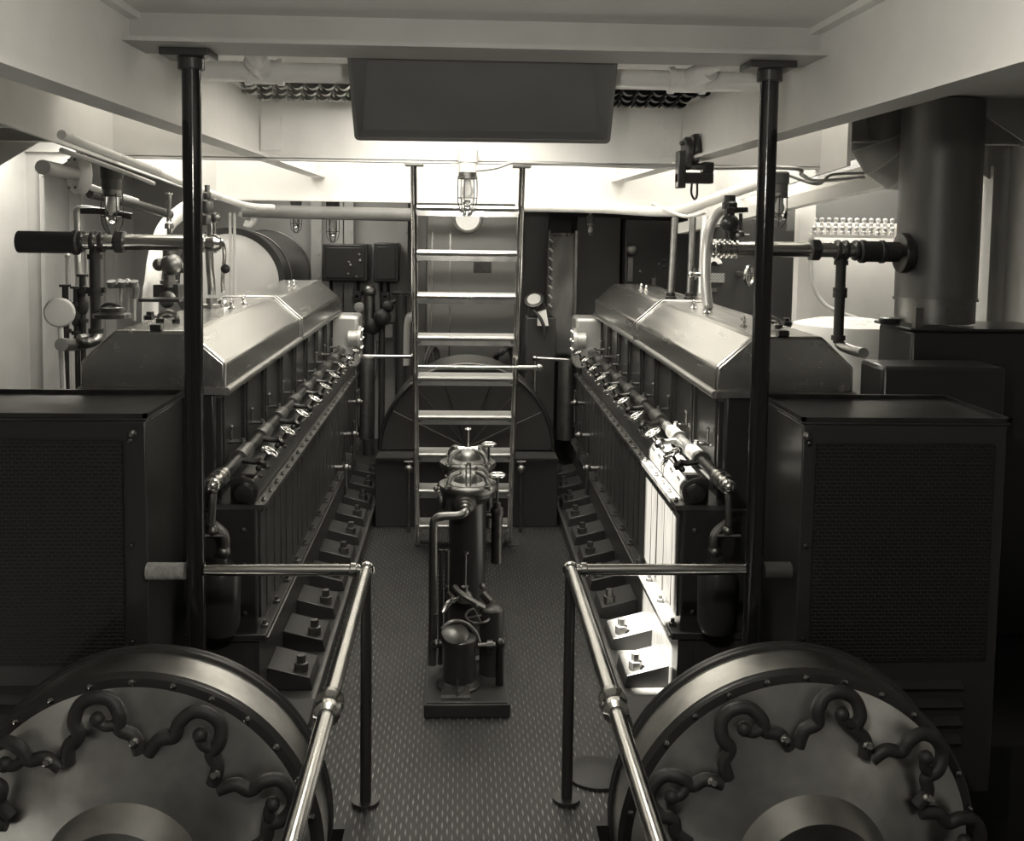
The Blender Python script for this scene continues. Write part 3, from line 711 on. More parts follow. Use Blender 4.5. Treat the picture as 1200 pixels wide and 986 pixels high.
# ================================================================== caged lamps
def caged_lamp(c, label, scale=1., lit=False, top=None, bm='white'):
    t = thing('caged_lamp', label, 'lamp', c, 'wire-caged bulkhead lamps')
    k_ = scale; z = V(0,0,1)
    m = MB(); m.lathe(c,(0,0,1),[(.05*k_,-.0),(.05*k_,.05*k_),(.056*k_,.055*k_),(.056*k_,.12*k_),(.045*k_,.13*k_)],n=24); m.build('lamp_base',bm,t)
    m = MB(); m.lathe(c,(0,0,-1),[(.046*k_,0),(.05*k_,.004),(.05*k_,.028*k_),(.042*k_,.032*k_)],n=20); m.build('threaded_collar','dullmetal',t)
    m = MB(); m.lathe(c,(0,0,-1),[(.036*k_,.03*k_),(.036*k_,.13*k_),(.028*k_,.165*k_),(.012*k_,.185*k_),(.001,.19*k_)],n=20); m.build('glass_globe','bulb' if lit else 'glass',t)
    if not lit:
        m = MB(); m.lathe(c,(0,0,-1),[(.01*k_,.03*k_),(.014*k_,.06*k_),(.024*k_,.10*k_),(.018*k_,.13*k_),(.001,.14*k_)],n=16); m.build('bulb','bulb',t)
    m = MB()
    for a in range(6):
        an = PI*a/3+.2; d = V(math.cos(an),math.sin(an),0)
        m.tube([c+d*.052*k_-z*.02*k_,c+d*.054*k_-z*.13*k_,c+d*.045*k_-z*.19*k_,c+d*.02*k_-z*.225*k_,c-z*.23*k_],.003*k_,n=6,sub=4)
    m.torus(c-z*.035*k_,(0,0,1),.053*k_,.003*k_,n=24,k=6); m.torus(c-z*.14*k_,(0,0,1),.054*k_,.003*k_,n=24,k=6)
    m.build('wire_cage','darkmetal',t)
    if top:
        m = MB(); m.cyl(c+V(0,0,.12*k_),V(c.x,c.y,top),.012,n=10); m.build('conduit_stem','silver_paint',t)
    return t
caged_lamp(P(548,202,5.64),'wire-caged lamp under the white beam at the top of the ladder',1.0,top=2.45)
caged_lamp(P(131,222,6.2),'wire-caged lamp at far left, above the bright horizontal pipe',1.15,top=CZ,bm='dgrey')
caged_lamp(P(914,225,5.2),'wire-caged lamp just right of the right-hand dark post',.8,top=2.4,bm='grey')
caged_lamp(P(347,246,8.3),'small wire-caged lamp above the white tank end',.8,top=CZ,bm='grey')
caged_lamp(P(390,252,8.3),'small wire-caged lamp above the dark boxes left of the ladder',.95,top=CZ,bm='dgrey')
caged_lamp(P(692,262,8.4),'small wire-caged lamp in the dark, right of the ladder',.55,top=CZ,bm='dgrey')

# ================================================================== ceiling pipes
def pipe(pts, r, m, name, label, cat='pipe', n=14, smooth=True, extra=None, group=None):
    b = MB(); b.tube(pts,r,n=n,smooth=smooth)
    if extra: extra(b)
    return tag(b.build(name,m),label,cat,group)
zc_ = 2.70
t = thing('ceiling_pipe','pale ceiling pipe crossing behind the hanging grey hatch lid','pipe',(0,4.17,zc_))
m = MB(); m.cyl((-1.16,4.17,zc_),(1.16,4.17,zc_),.040,n=24); m.build('pipe_run','white_gloss',t)
for (tee,hx) in ((310,-.03),(805,.14)):
    q = P(tee,88,4.17); m = MB(); m.cyl((q.x-.07,4.17,zc_),(q.x+.07,4.17,zc_),.048,n=24); m.lathe((q.x-.075,4.17,zc_),(1,0,0),[(.054,0),(.054,.022)],n=24); m.lathe((q.x+.053,4.17,zc_),(1,0,0),[(.054,0),(.054,.022)],n=24)
    m.cyl((q.x,4.17,zc_),(q.x+hx*.5,4.07,zc_+.03),.044,n=20); m.build('tee_fitting','white_gloss',t)
    m = MB(); m.cyl((q.x,4.17,zc_),(q.x+hx,3.9,CZ+.0),.035,n=20); m.build('branch_pipe','white_gloss',t)
# conduit along beam bottom (right half) and hoist
cc = [P(600,190,5.62),P(660,192,5.62),P(800,197,5.62),P(925,197,5.3),P(940,205,5.4),P(958,212,5.6),P(1012,208,6.1)]
pipe(cc,.011,'silver_paint','conduit','thin pale conduit running along the beam to the right')
pipe([P(552,200,5.63),P(580,197,5.63),P(600,190,5.64)],.010,'silver_paint','lamp_conduit','short conduit from the lamp to the beam, top of ladder')
# white pipe along far coaming and right coaming
pipe([P(604,242,7.85),P(700,244,7.85),P(770,248,7.8),P(800,246,7.6),P(830,236,7.3),P(900,211,6.6),P(1012,176,5.95)],.040,'white_gloss','coaming_pipe','thick white pipe running under the far edge and along the right coaming')
pipe([P(765,239,7.9),P(790,250,7.6),P(808,254,7.4),P(828,248,7.1)],.014,'white_gloss','thin_looped_pipe','thin white pipe dipping in a loop near the right coaming corner')
pipe([P(285,247,7.9),P(350,249,7.9),P(483,252,7.9)],.052,'grey','coaming_pipe','thick grey pipe under the far white edge, left of the ladder')
pipe([P(72,158,4.7),P(130,181,5.2),P(182,201,5.7),P(235,222,6.5),P(285,240,7.4),P(320,243,7.7)],.022,'white_gloss','coaming_pipe','slim white pipe following the left coaming edge')
pipe([P(72,176,4.8),P(130,196,5.4),P(180,215,6.0)],.012,'pale','conduit','thin conduit below the left coaming pipe')
pipe([P(105,247-20,6.6),P(160,240,7.0),P(200,252,7.3)],.030,'dgrey','overhead_pipe','dark grey overhead pipe behind the far-left caged lamp')
pipe([P(72,205,6.4),P(110,221,6.6),P(160,236,7.2)],.022,'pale','overhead_pipe','pale overhead pipe at far left below the white flanged drum')
# round white flanged drum far left
t = thing('flanged_drum','round white flanged drum with a grey pipe at the far-left ceiling','pipe fitting',P(88,204,5.6))
c = P(92,204,5.6); m = MB(); m.lathe(c,(-.75,-.65,0),[(.09,-.04),(.105,-.03),(.105,.015),(.095,.03),(.05,.034)],n=32); m.build('drum','white_gloss',t)
m = MB(); m.cyl(c,P(50,196,4.9),.035,n=16); m.build('inlet_pipe','pale',t)
for a in range(6):
    an = a*PI/3; u,w = frame(V(-.75,-.65,0)); q = c+(u*math.cos(an)+w*math.sin(an))*.085+V(-.75,-.65,0)*.035; m = MB(); m.sphere(q,.008,n=8); m.build('drum_bolt','dullmetal',t)
m = MB(); m.cyl(c,V(c.x,c.y,CZ),.012,n=8); m.build('hanger','white',t)

# ================================================================== hoist trolley clamp on right girder
t = thing('hoist_trolley','black hoist trolley clamped on the right ceiling girder','hoist',P(812,185,5.3))
c = P(811,180,5.25)
m = MB(); m.lathe(c+V(-.045,0,.0),(1,0,0),[(.075,0),(.085,.01),(.085,.03),(.07,.035)],n=28); m.build('trolley_wheel','charcoal',t)
m = MB(); m.lathe(c+V(.0,.02,.02),(1,0,0),[(.08,0),(.085,.01),(.085,.03),(.06,.04)],n=10); m.build('side_plate','black',t)
m = MB(); c2 = P(816,198,5.25); m.box(c2.x-.10,c2.x+.085,c2.y-.03,c2.y+.05,c2.z-.075,c2.z-.02); m.box(c2.x+.03,c2.x+.085,c2.y-.03,c2.y+.05,c2.z-.02,c2.z+.035); m.box(c2.x-.10,c2.x-.06,c2.y-.04,c2.y+.05,c2.z-.1,c2.z+.09); m.build('lower_yoke','black',t,bevel=.006)
m = MB(); m.cyl(c2+V(-.06,-.01,.015),c2+V(.035,-.01,.01),.017,n=16); m.build('roller','dullmetal',t)
m = MB(); q = c2+V(-.005,0,-.075); m.tube([q+V(-.016,0,0),q+V(-.017,0,-.05),q+V(0,0,-.08),q+V(.012,0,-.06),q+V(.012,0,0)],.006,n=8); m.build('hook_shackle','black',t)
for dz in (-.05,.0,.05):
    m = MB(); m.sphere(c+V(-.055,-.0,dz),.013,n=8); m.build('rivet','dullmetal',t)

# ================================================================== left pipework over engine
def header(s, Yp, pts_px, label):
    (xa, xb, ypx) = pts_px
    a = P(xa,ypx,Yp); b = P(xb,ypx,Yp); z = (a.z+b.z)/2
    t = thing('steam_header_pipe',label,'pipe',(a.x,Yp,z))
    m = MB(); m.cyl((a.x,Yp,z),(b.x,Yp,z),.039,n=28); m.build('header_run','steel',t)
    def X(px): return P(px,ypx,Yp).x
    return t, X, z
t, X, z = header(-1,5.2,(60,243,284),'thick bright horizontal pipe with dark couplings, upper left')
Yp = 5.2
m = MB(); m.lathe((X(148),Yp,z),(-1,0,0),[(.045,0),(.062,.008),(.062,.045),(.045,.06)],n=6); m.build('hex_union','black',t,bevel=.003)
for px in (122,112,98):
    m = MB(); m.lathe((X(px),Yp,z),(-1,0,0),[(.052,0),(.054,.006),(.054,.014),(.052,.02)],n=28); m.build('coupling_ring','black',t)
m = MB(); m.lathe((X(94),Yp,z-.005),(-1,0,0),[(.052,0),(.062,.01),(.062,.03),(.055,.04),(.055,.3)],n=28); m.build('end_elbow','blackmatt',t)
m = MB(); q = P(111,295,Yp); m.cyl((q.x,Yp,z-.03),(q.x,Yp,P(111,392,Yp).z),.026,n=20)
for py in (301,340,344,388): k2 = P(111,py,Yp).z; m.lathe((q.x,Yp,k2),(0,0,1),[(.036,-.012),(.036,.012)],n=16)
m.sphere((q.x-.05,Yp-.0,P(111,340,Yp).z),.02,n=10); m.cyl((q.x-.05,Yp,P(111,340,Yp).z),(q.x+.05,Yp,P(111,340,Yp).z),.014,n=10)
m.build('drop_pipe','blackmatt',t)
m = MB(); e = P(117,396,Yp); m.tube([(q.x,Yp,e.z+.03),(q.x,Yp-.02,e.z-.01),(q.x-.05,Yp-.12,e.z-.02),P(72,404,4.7)],.03,n=16); m.lathe(P(100,400,5.0),(-1,-1,0),[(.036,0),(.036,.03)],n=18); m.build('outlet_bend','brushed',t)
# valve and tubes at inner end (x~245)
m = MB(); q = P(248,280,Yp); m.lathe((q.x,Yp,z),(1,0,0),[(.039,-.06),(.046,-.05),(.046,-.03),(.04,-.025),(.046,-.0),(.05,.02),(.03,.045)],n=24); m.cyl((q.x,Yp,z),(q.x,Yp,z+.10),.024,n=16)
m.build('end_tee','steel',t)
m = MB(); m.lathe((q.x-.02,Yp,z+.09),(0,0,1),[(.03,0),(.034,.01),(.03,.05),(.02,.06),(.026,.075),(.030,.09),(.026,.12),(.015,.13),(.02,.14),(.02,.16),(.013,.165),(.013,.2)],n=20); m.sphere((q.x+.02,Yp,z+.13),.026,n=12); m.build('relief_valve','dullmetal',t)
m = MB(); m.tube([P(245,288,Yp),P(246,315,5.25),P(248,335,5.3),P(248,346,5.3)],.020,n=14); m.lathe(V(P(248,346,5.3).x,5.3,1.666),(0,0,1),[(.045,0),(.045,.014),(.028,.02),(.028,.05)],n=20); m.build('down_tube','brushed',t)
m = MB(); m.tube([P(255,278,Yp),P(261,285,Yp),P(263,300,5.25),P(261,325,5.35),P(261,342,5.4)],.010,n=10); m.lathe(V(P(261,342,5.4).x,5.4,1.666),(0,0,1),[(.03,0),(.03,.012),(.02,.03)],n=16); m.build('small_bore_tube','steel',t)
m = MB(); m.lathe(P(265,315,5.3),(0,-1,0),[(.02,0),(.024,.01),(.024,.02),(.001,.03)],n=16); m.build('pressure_gauge','black',t)
# tall thin spindle (199, 215-255)
t = thing('spindle_valve','dark brass-bodied valve with a tall thin spindle, on the left engine cover','valve',V(P(198,330,5.9).x,5.9,1.65))
m = MB(); m.cyl(P(198,275,5.9),P(198,228,5.9),.012,n=10); m.lathe(P(198,228,5.9),(0,0,1),[(.022,0),(.022,.008)],n=14); m.lathe(P(198,262,5.9),(0,0,1),[(.026,-.03),(.026,0),(.016,.01),(.016,.03)],n=16); m.build('spindle','steel',t)
m = MB(); c = P(198,310,5.9); m.cyl(c+V(0,0,.13),c-V(0,0,.13),.034,n=20); m.sphere(c+V(.02,-.02,.0),.062,n=20); m.sphere(c+V(-.05,-.02,.0),.038,n=14); m.sphere(c+V(.075,0,-.02),.03,n=14); m.lathe(c+V(0,0,-.09),(0,0,-1),[(.05,0),(.05,.02)],n=20); m.build('valve_body','dullmetal',t)
m = MB(); c = P(196,349,5.9); m.box(c.x-.075,c.x+.07,5.88,5.98,1.664,c.z+.075); m.build('valve_plinth','charcoal',t,bevel=.005)
m = MB(); c = P(196,351,5.86); m.sphere(c,.05,n=20,sy=.4); m.build('plinth_boss','dullmetal',t)
m = MB(); c = P(190,362,5.7); m.box(c.x-.11,c.x+.11,5.64,5.8,1.664,1.68); m.build('plinth_flange','black',t)
# handles on left cover
t = thing('cover_handle','small bright lifting handle on top of the left engine cover','handle',V(P(197,384,4.5).x,4.5,1.665))
c = t.location; m = MB(); m.tube([c+V(-.035,0,.0),c+V(-.035,0,.03),c+V(0,0,.045),c+V(.035,0,.03),c+V(.035,0,0)],.011,n=10); m.build('loop','steel',t)
for s_ in (-1,1): m = MB(); m.lathe(c+V(.035*s_,0,0),(0,0,1),[(.018,0),(.018,.014)],n=12); m.build('handle_foot','black',t)
t2_ = copy_tree(t); t2_.location = V(P(903,392,4.5).x,4.5,1.665); t2_['label'] = 'small bright lifting handle on top of the right engine cover'

# left far items: curved white duct, small dark valves at far left
pipe([P(228,238,7.6),P(208,252,7.5),P(192,270,7.4),P(183,300,7.3),P(179,330,7.2),P(176,375,7.2),V(P(176,375,7.2).x,7.2,0)],.055,'white_gloss','curved_duct','thick white pipe curving down behind the left horizontal pipe')
pipe([P(122,158+90,6.4),P(92,245,6.3),P(90,262,6.3),P(91,300,6.2),P(93,360,6.2),V(P(93,360,6.2).x,6.2,0)],.020,'silver_paint','vertical_pipe','thin pale vertical pipe at far left')
pipe([P(95,247,6.2),P(122,248,6.2),P(155,254,6.2)],.020,'black','black_elbow_pipe','short black horizontal pipe below the far-left caged lamp')
for i,(px,top,bot) in enumerate(((79,300,350),(101,290,345),(141,330,372),(150,330,372),(157,338,376))):
    m = MB(); m.cyl(P(px,top,6.8),P(px,bot,6.8),.014,n=10); m.sphere(P(px,top,6.8),.02,n=10)
    tag(m.build('wall_pipe','silver_paint'),['outermost of the thin vertical pipes by the left wall','thin vertical pipe just left of the black drop pipe','first thin tube right of the black drop pipe','middle thin tube right of the black drop pipe','last thin tube right of the black drop pipe, nearest the curved duct'][i],'pipe')
m = MB(); m.cyl(P(128,335,6.75),P(158,333,6.75),.02,n=12)
for px in (131,144,157): m.lathe(P(px,333,6.75),(0,-.3,1),[(.03,-.02),(.03,.02)],n=12)
m.tube([P(157,333,6.75),P(160,338,6.75),P(158,350,6.75)],.02,n=10)
tag(m.build('tube_header','grey'),'short grey header joining thin tubes by the left wall','pipe')
for i,(px,py) in enumerate(((77,370),(90,372),(97,358))):
    m = MB(); c = P(px,py,5.4); m.sphere(c,.03,n=14,sz=1.9); m.cyl(c-V(0,0,.16),c+V(0,0,.15),.016,n=12); m.lathe(c+V(0,0,.06),(0,0,1),[(.028,0),(.028,.02)],n=12); m.lathe(c-V(0,0,.09),(0,0,1),[(.028,0),(.028,.02)],n=12); m.lathe(c+V(0,0,.15),(0,0,1),[(.03,0),(.03,.012)],n=12)
    m.cyl(V(c.x,c.y,0),c,.014,n=8)
    tag(m.build('black_globe_valve','blackmatt'),['black globe valve nearest the left edge of the picture','black globe valve beside the left engine cover, middle one','black globe valve highest of the far-left three'][i],'valve')
m = MB(); c = P(70,366,5.2); m.lathe(c,(0.3,-1,0),[(.07,0),(.075,.02),(.065,.04),(.001,.045)],n=28); m.cyl(c,c-V(0,-.1,c.z),.015,n=8); tag(m.build('gauge_dial','white_gloss'),'round white gauge at the far left edge','gauge')
m = MB(); c = P(132,379,5.0); m.lathe(V(c.x,c.y,1.635),(0,0,1),[(.09,0),(.09,.02),(.06,.03),(.06,.05),(.03,.055)],n=16); m.tube([V(c.x-.07,c.y,1.66),V(c.x-.03,c.y,1.70),V(c.x+.03,c.y,1.69),V(c.x+.07,c.y,1.65)],.008,n=8)
tag(m.build('black_hatch_clamp','black'),'black clamped cap on the outer edge of the left engine cover','cap')

# tank
t = thing('horizontal_tank','large horizontal tank, white near end and black shell, beyond the left engine','tank',(-1.78,8.5,1.3))
c = P(268,332,8.2); rr = .39
m = MB(); m.lathe(c,(0,1,0),[(.05,-.05),(.15,-.045),(.26,-.03),(.33,-.01),(rr,.03)],n=56); m.build('white_end','tank',t)
m = MB(); m.lathe(c,(0,1,0),[(rr+.004,.03),(rr+.05,.03),(rr+.05,.06),(rr+.02,.07),(rr+.02,1.65),(rr-.05,1.7)],n=56); m.build('shell','black',t)
for dy in (.5,1.55):
    m = MB(); m.torus(c+V(0,dy,0),(0,1,0),rr+.024,.006,n=56,k=8); m.build('shell_band','dullmetal',t)
for dy in (.3,1.3):
    m = MB(); m.box(c.x-.3,c.x+.3,c.y+dy-.03,c.y+dy+.03,0,c.z-rr+.1); m.build('saddle','black',t)
for px in (270,275,229): 
    p = P(px,300,7.35); m = MB(); m.cyl((p.x,7.35,0),(p.x,7.35,2.17),.010 if px>240 else .014,n=10); tag(m.build('thin_vertical_pipe','pale'),{270:'left one of two thin pipes crossing the white tank end',275:'right one of two thin pipes crossing the white tank end',229:'thin vertical pipe hidden mostly behind the left post'}[px],'pipe')
# small ceiling hooks / fittings near (290,262)
for i,(px,py) in enumerate(((294,262),(288,250))):
    m = MB(); c = P(px,py,8.25); m.tube([c+V(0,0,.12),c+V(.03,0,.05),c+V(.0,0,-.01),c+V(-.05,0,.0)],.028,n=12); m.cyl(c+V(0,0,.1),V(c.x,8.25,CZ),.012,n=8)
    tag(m.build('ceiling_pipe_bend','white_gloss'),['small white pipe bend hanging above the tank, the lower one','small white pipe bend hanging above the tank, the upper one'][i],'pipe')

# electrical boxes on bulkhead
for i,(x0,x1,y0,y1,Yb) in enumerate(((378,431,286,330,9.6),(438,467,285,331,9.6))):
    t = thing('switch_box',['black switch box with small pale fittings on the back wall, nearer the tank','plain black switch box on the back wall, nearer the ladder'][i],'electrical box',P((x0+x1)/2,y1,Yb))
    a = P(x0,y0,Yb); b = P(x1,y1,Yb); m = MB(); m.box(a.x,b.x,Yb,Yb+.4,b.z,a.z); m.build('case','black',t,bevel=.01)
    m = MB(); m.box(a.x+.03,b.x-.03,Yb-.008,Yb+.001,b.z+.03,a.z-.03); m.build('door_plate','black',t,bevel=.004)
    if i == 0:
        for (px,py) in ((409,307),(411,310),(418,324),(421,298),(408,321),(422,305)):
            m = MB(); c = P(px,py,Yb-.01); m.lathe(c,(0,-1,0),[(.012,0),(.012,.01)],n=10); m.build('indicator','steel',t)
for i,px in enumerate((388,405,420,447,455)):
    m = MB(); a = P(px,326,9.985); m.cyl(a,P(px,372,9.985),.016,n=8)
    tag(m.build('cable_conduit','dgrey'),['first','second','third','fourth','fifth'][i]+' thin dark conduit from the left under the black switch boxes','conduit')
for i,(px,py) in enumerate(((418,348),(451,349))):
    m = MB(); c = P(px,py,9.6); m.box(c.x-.035,c.x+.035,9.6,9.66,c.z-.06,c.z+.05); m.cyl(c,c+V(0,.4,0),.02,n=8); m.cyl(c+V(0,-.0,-.02),c+V(0,-.03,-.02),.02,n=10)
    tag(m.build('small_junction_box','black'),['small black junction box left of the round-headed pump','small black junction box right of the round-headed pump'][i],'electrical box')
t = thing('round_headed_pump','grey pump column with a round head against the back wall','pump',V(P(433,400,9.3).x,9.3,0))
m = MB(); c = P(433,342,9.3); m.sphere(c,.062,n=20); m.cyl(c,c-V(0,0,.30),.05,n=20); m.build('round_head','dullmetal',t)
m = MB(); c = P(432,382,9.3); m.cyl(c+V(-.22,0,0),c+V(.1,0,0),.055,n=18); m.sphere(c+V(-.12,0,0),.09,n=16); m.sphere(c+V(.03,0,-.0),.085,n=16); m.cyl(V(c.x,9.3,0),c,.05,n=16); m.cyl(V(c.x+.12,9.3,0),c+V(.12,0,0),.03,n=12); m.build('pump_base','blackmatt',t)
m = MB(); c = P(421,360,9.25); m.lathe(c,(0,-1,0),[(.045,0),(.045,.03),(.001,.04)],n=20); m.cyl(c,c-V(0,0,.2),.012,n=8); m.build('gauge','pale',t)
m = MB(); c = P(452,372,9.2); m.sphere(c+V(-.03,0,0),.08,n=16); m.sphere(c+V(.02,0,.1),.055,n=14); m.tube([c+V(0,0,.1),c+V(.1,0,.16),c+V(.16,0,.22)],.02,n=8); m.cyl(c+V(.14,0,.2),c+V(.14,0,-1.1),.05,n=14); m.cyl(c+V(.06,0,.22),c+V(.22,0,.22),.016,n=8)
tag(m.build('black_valve_stack','blackmatt'),'stack of black valves and pipe between the pump and the ladder','valve')
m = MB(); m.tube([P(474,428,9.2),P(475,385,9.2),P(478,374,9.2),P(484,371,9.2)],.045,n=14); tag(m.build('bent_grey_pipe','pale'),'pale bent pipe against the wall just left of the ladder','pipe')
m = MB(); m.tube([P(410,408,8.9),P(407,440,8.9),P(420,462,8.9),P(438,445,8.9),P(440,400,9.1)],.016,n=10); tag(m.build('hanging_hose','blackmatt'),'black hose hanging in a loop below the round-headed pump','hose')
for i,(x0,x1,y0,y1) in enumerate(((425,432,402,408),(441,448,402,408),(448,460,380,396))):
    a = P(x0,y0,9.8); b = P(x1,y1,9.8); m = MB(); m.box(a.x,b.x,9.8,9.99,b.z,a.z); tag(m.build('wall_plate','pale'),['small pale plate on the back wall, lowest left','small pale plate on the back wall, lowest right','small pale plate on the back wall beside the black valves'][i],'plate')

# ================================================================== right of the ladder
a = P(608,240,9.5)
m = MB(); a = P(612,262,8.9); b = P(644,262,8.9); m.box(a.x,b.x,8.9,9.4,0,2.27); tag(m.build('dark_locker','black',bevel=.01),'tall black locker just right of the ladder','locker')
m = MB(); a = P(676,262,8.9); b = P(728,262,8.9); m.box(a.x,b.x,8.9,9.4,0,2.2); tag(m.build('dark_panel_cabinet','dgrey',bevel=.01),'tall dark grey cabinet beyond the far end of the right engine','cabinet')
t = thing('laced_canvas_panel','tall grey canvas panel with laced edge, right of the ladder','canvas panel',V(P(657,410,8.6).x,8.6,.9))
a = P(645,273,8.6); b = P(671,418,8.6); m = MB()
nx, nz = 8, 24; vs = []; fs = []
for j_ in range(nz+1):
    for i_ in range(nx+1):
        u = i_/nx; v_ = j_/nz; vs.append((a.x+(b.x-a.x)*u, 8.6+.012*math.sin(u*7+v_*9)+.008*math.sin(v_*21), a.z+(b.z-a.z)*v_))
for j_ in range(nz):
    for i_ in range(nx): q = j_*(nx+1)+i_; fs.append((q,q+1,q+nx+2,q+nx+1))
m.add(vs,fs); o = m.build('canvas','canvas',t); sm = o.modifiers.new('thick','SOLIDIFY'); sm.thickness = .01
m = MB(); m.box(b.x,b.x+.02,8.57,8.65,0.6,a.z+.02); m.build('frame_edge','dullmetal',t)
m = MB(); m.box(a.x-.02,a.x+.0,8.57,8.65,0.6,a.z+.02); m.build('frame_edge','charcoal',t)
for i in range(12):
    z = a.z-.05-i*.078; m = MB(); m.cyl((a.x-.01,8.575,z),(a.x+.02,8.575,z-.03),.009,n=8); m.build('lacing','pale',t)
for px in (650,657,664): m = MB(); m.sphere(P(px,276,8.58),.012,n=8); m.build('grommet','steel',t)
t = thing('dial_pedestal','small round pale dial on a black pedestal, right of the ladder','instrument',V(P(633,420,8.2).x,8.2,0))
m = MB(); c = P(626,352,8.2); m.lathe(c,(-.2,-.7,.7),[(.07,-.02),(.078,0),(.078,.01),(.06,.012)],n=28); m.build('dial_case','darkmetal',t)
m = MB(); m.lathe(c,(-.2,-.7,.7),[(.055,.005),(.055,.016),(.001,.018)],n=24); m.build('dial_face','pale',t)
m = MB(); m.box(c.x-.06,c.x+.18,8.22,8.5,0,c.z-.14); m.prism([(c.x-.04,8.25,c.z-.14),(c.x+.16,8.25,c.z-.14),(c.x+.05,8.25,c.z+.02),(c.x-.03,8.25,c.z+.02)],(0,.2,0)); m.build('pedestal','black',t,bevel=.01)
m = MB(); c3 = P(637,374,8.18); m.prism([P(630,366,8.18),P(640,363,8.18),P(643,382,8.18),P(630,382,8.18)],(0,.03,0)); m.build('white_plate','white',t)
m = MB(); m.tube([P(625,364,8.15),P(633,373,8.14),P(638,386,8.14),P(637,398,8.15)],.014,n=8); m.build('cable','blackmatt',t)

# switchboard & meters right-back
t = thing('switchboard','long black switchboard with meters beyond the right engine','switchboard',V(2.0,8.7,0))
a = P(734,262,8.7); b = P(930,262,8.7)
m = MB(); m.box(a.x,b.x,8.7,9.3,.0,2.18); m.build('panel','black',t,bevel=.01)
m = MB(); c = P(741,293,8.68); m.sphere(c,.05,n=16,sy=.5); m.build('round_lamp','dullmetal',t)
m = MB(); a1 = P(736,302,8.68); b1 = P(741,330,8.68); m.box(a1.x,b1.x,8.67,8.7,b1.z,a1.z); m.build('silver_strip','dullmetal',t)
for (px,py) in ((778,306),(778,313),(759,334),(766,325),(772,309),(750,318)):
    m = MB(); m.lathe(P(px,py,8.69),(0,-1,0),[(.012,-.01),(.012,.01)],n=10); m.build('indicator_knob','steel',t)
m = MB(); a1 = P(764,325,8.69); b1 = P(768,335,8.69); m.box(a1.x,b1.x,8.68,8.7,b1.z,a1.z); m.build('small_plate','dullmetal',t)
# near meter box
t = thing('meter_box','black meter box with a pale arched dial behind the white curved pipe','electrical meter',V(P(850,380,7.6).x,7.6,1.3))
a = P(826,262,7.6); b = P(932,380,7.6)
m = MB(); m.box(a.x,b.x,7.6,7.9,0,2.19); m.build('case','black',t,bevel=.01)
c = P(837,311,7.58)
m = MB(); outer = []; inner = []
for i in range(13):
    an = PI*.08+PI*.84*i/12; outer.append(c+V(.062*math.cos(an),0,.062*math.sin(an))); inner.append(c+V(.030*math.cos(an),0,.030*math.sin(an)))
m.prism(outer+inner[::-1],(0,.02,0)); m.build('arched_scale','white',t)
m = MB(); a1 = P(829,320,7.58); b1 = P(849,331,7.58); m.box(a1.x,b1.x,7.58,7.6,b1.z,a1.z); m.build('vent_plate',grid_mat('vent_mesh',.4,.05,.02,.012),t)
m = MB(); a1 = P(832,338,7.58); b1 = P(840,342,7.58); m.box(a1.x,b1.x,7.58,7.6,b1.z,a1.z); m.build('small_plate','dullmetal',t)
m = MB(); m.box(P(829,1,7.58).x,P(849,1,7.58).x,7.585,7.6,P(1,352,7.58).z-.0,P(1,348,7.58).z); m.build('lower_strip','dullmetal',t)
t = thing('wall_handwheel','ring-shaped handwheel half hidden behind the right dark post','handwheel',P(877,323,7.3))
m = MB(); c = P(878,323,7.3); m.torus(c,(1,-.8,0),.07,.012,n=28,k=8); m.build('rim','steel',t)
m = MB(); m.cyl(c,c+V(.0,.3,0),.02,n=10); m.cyl(c-V(0,0,.07),c+V(0,0,.07),.007,n=8); m.cyl(c-V(.05,.05,0),c+V(.05,.05,0),.007,n=8); m.build('hub','dullmetal',t)
# vertical pipes above right cover
for (px0,px1,r,mt,lb) in ((791,786,.022,'darkmetal','dark thin pipe rising from the right engine cover, nearest the ladder'),(812,808,.022,'darkmetal','dark thin pipe rising from the right engine cover, second from the ladder'),(826,822,.026,'silver_paint','silver pipe rising from the right engine cover beside the white bend')):
    b0 = P(px1,346,6.3); t0 = P(px0,256,6.6); b0.z = 1.668
    m = MB(); m.tube([b0,(b0+t0)/2,t0],r,n=14); m.lathe(V(b0.x,b0.y,1.666),(0,0,1),[(.036,0),(.036,.014),(.028,.018),(.028,.04)],n=18)
    tag(m.build('riser_pipe',mt),lb,'pipe')
m = MB(); c = P(818,322,6.3); m.cyl(c-V(.04,0,0),c+V(.03,0,0),.014,n=10); m.sphere(c-V(.045,0,0),.02,n=10); m.cyl(c-V(.02,0,.03),c-V(.02,0,-.04),.008,n=8); tag(m.build('pipe_cock','steel'),'small cock on the silver riser pipe over the right engine','valve')
pipe([P(848,246,5.6),P(840,252,5.6),P(832,266,5.6),P(828,290,5.6),P(827,330,5.55),P(830,362,5.5)],.028,'silver_paint','curved_riser_pipe','pale curved pipe dropping from the valve onto the right engine cover')

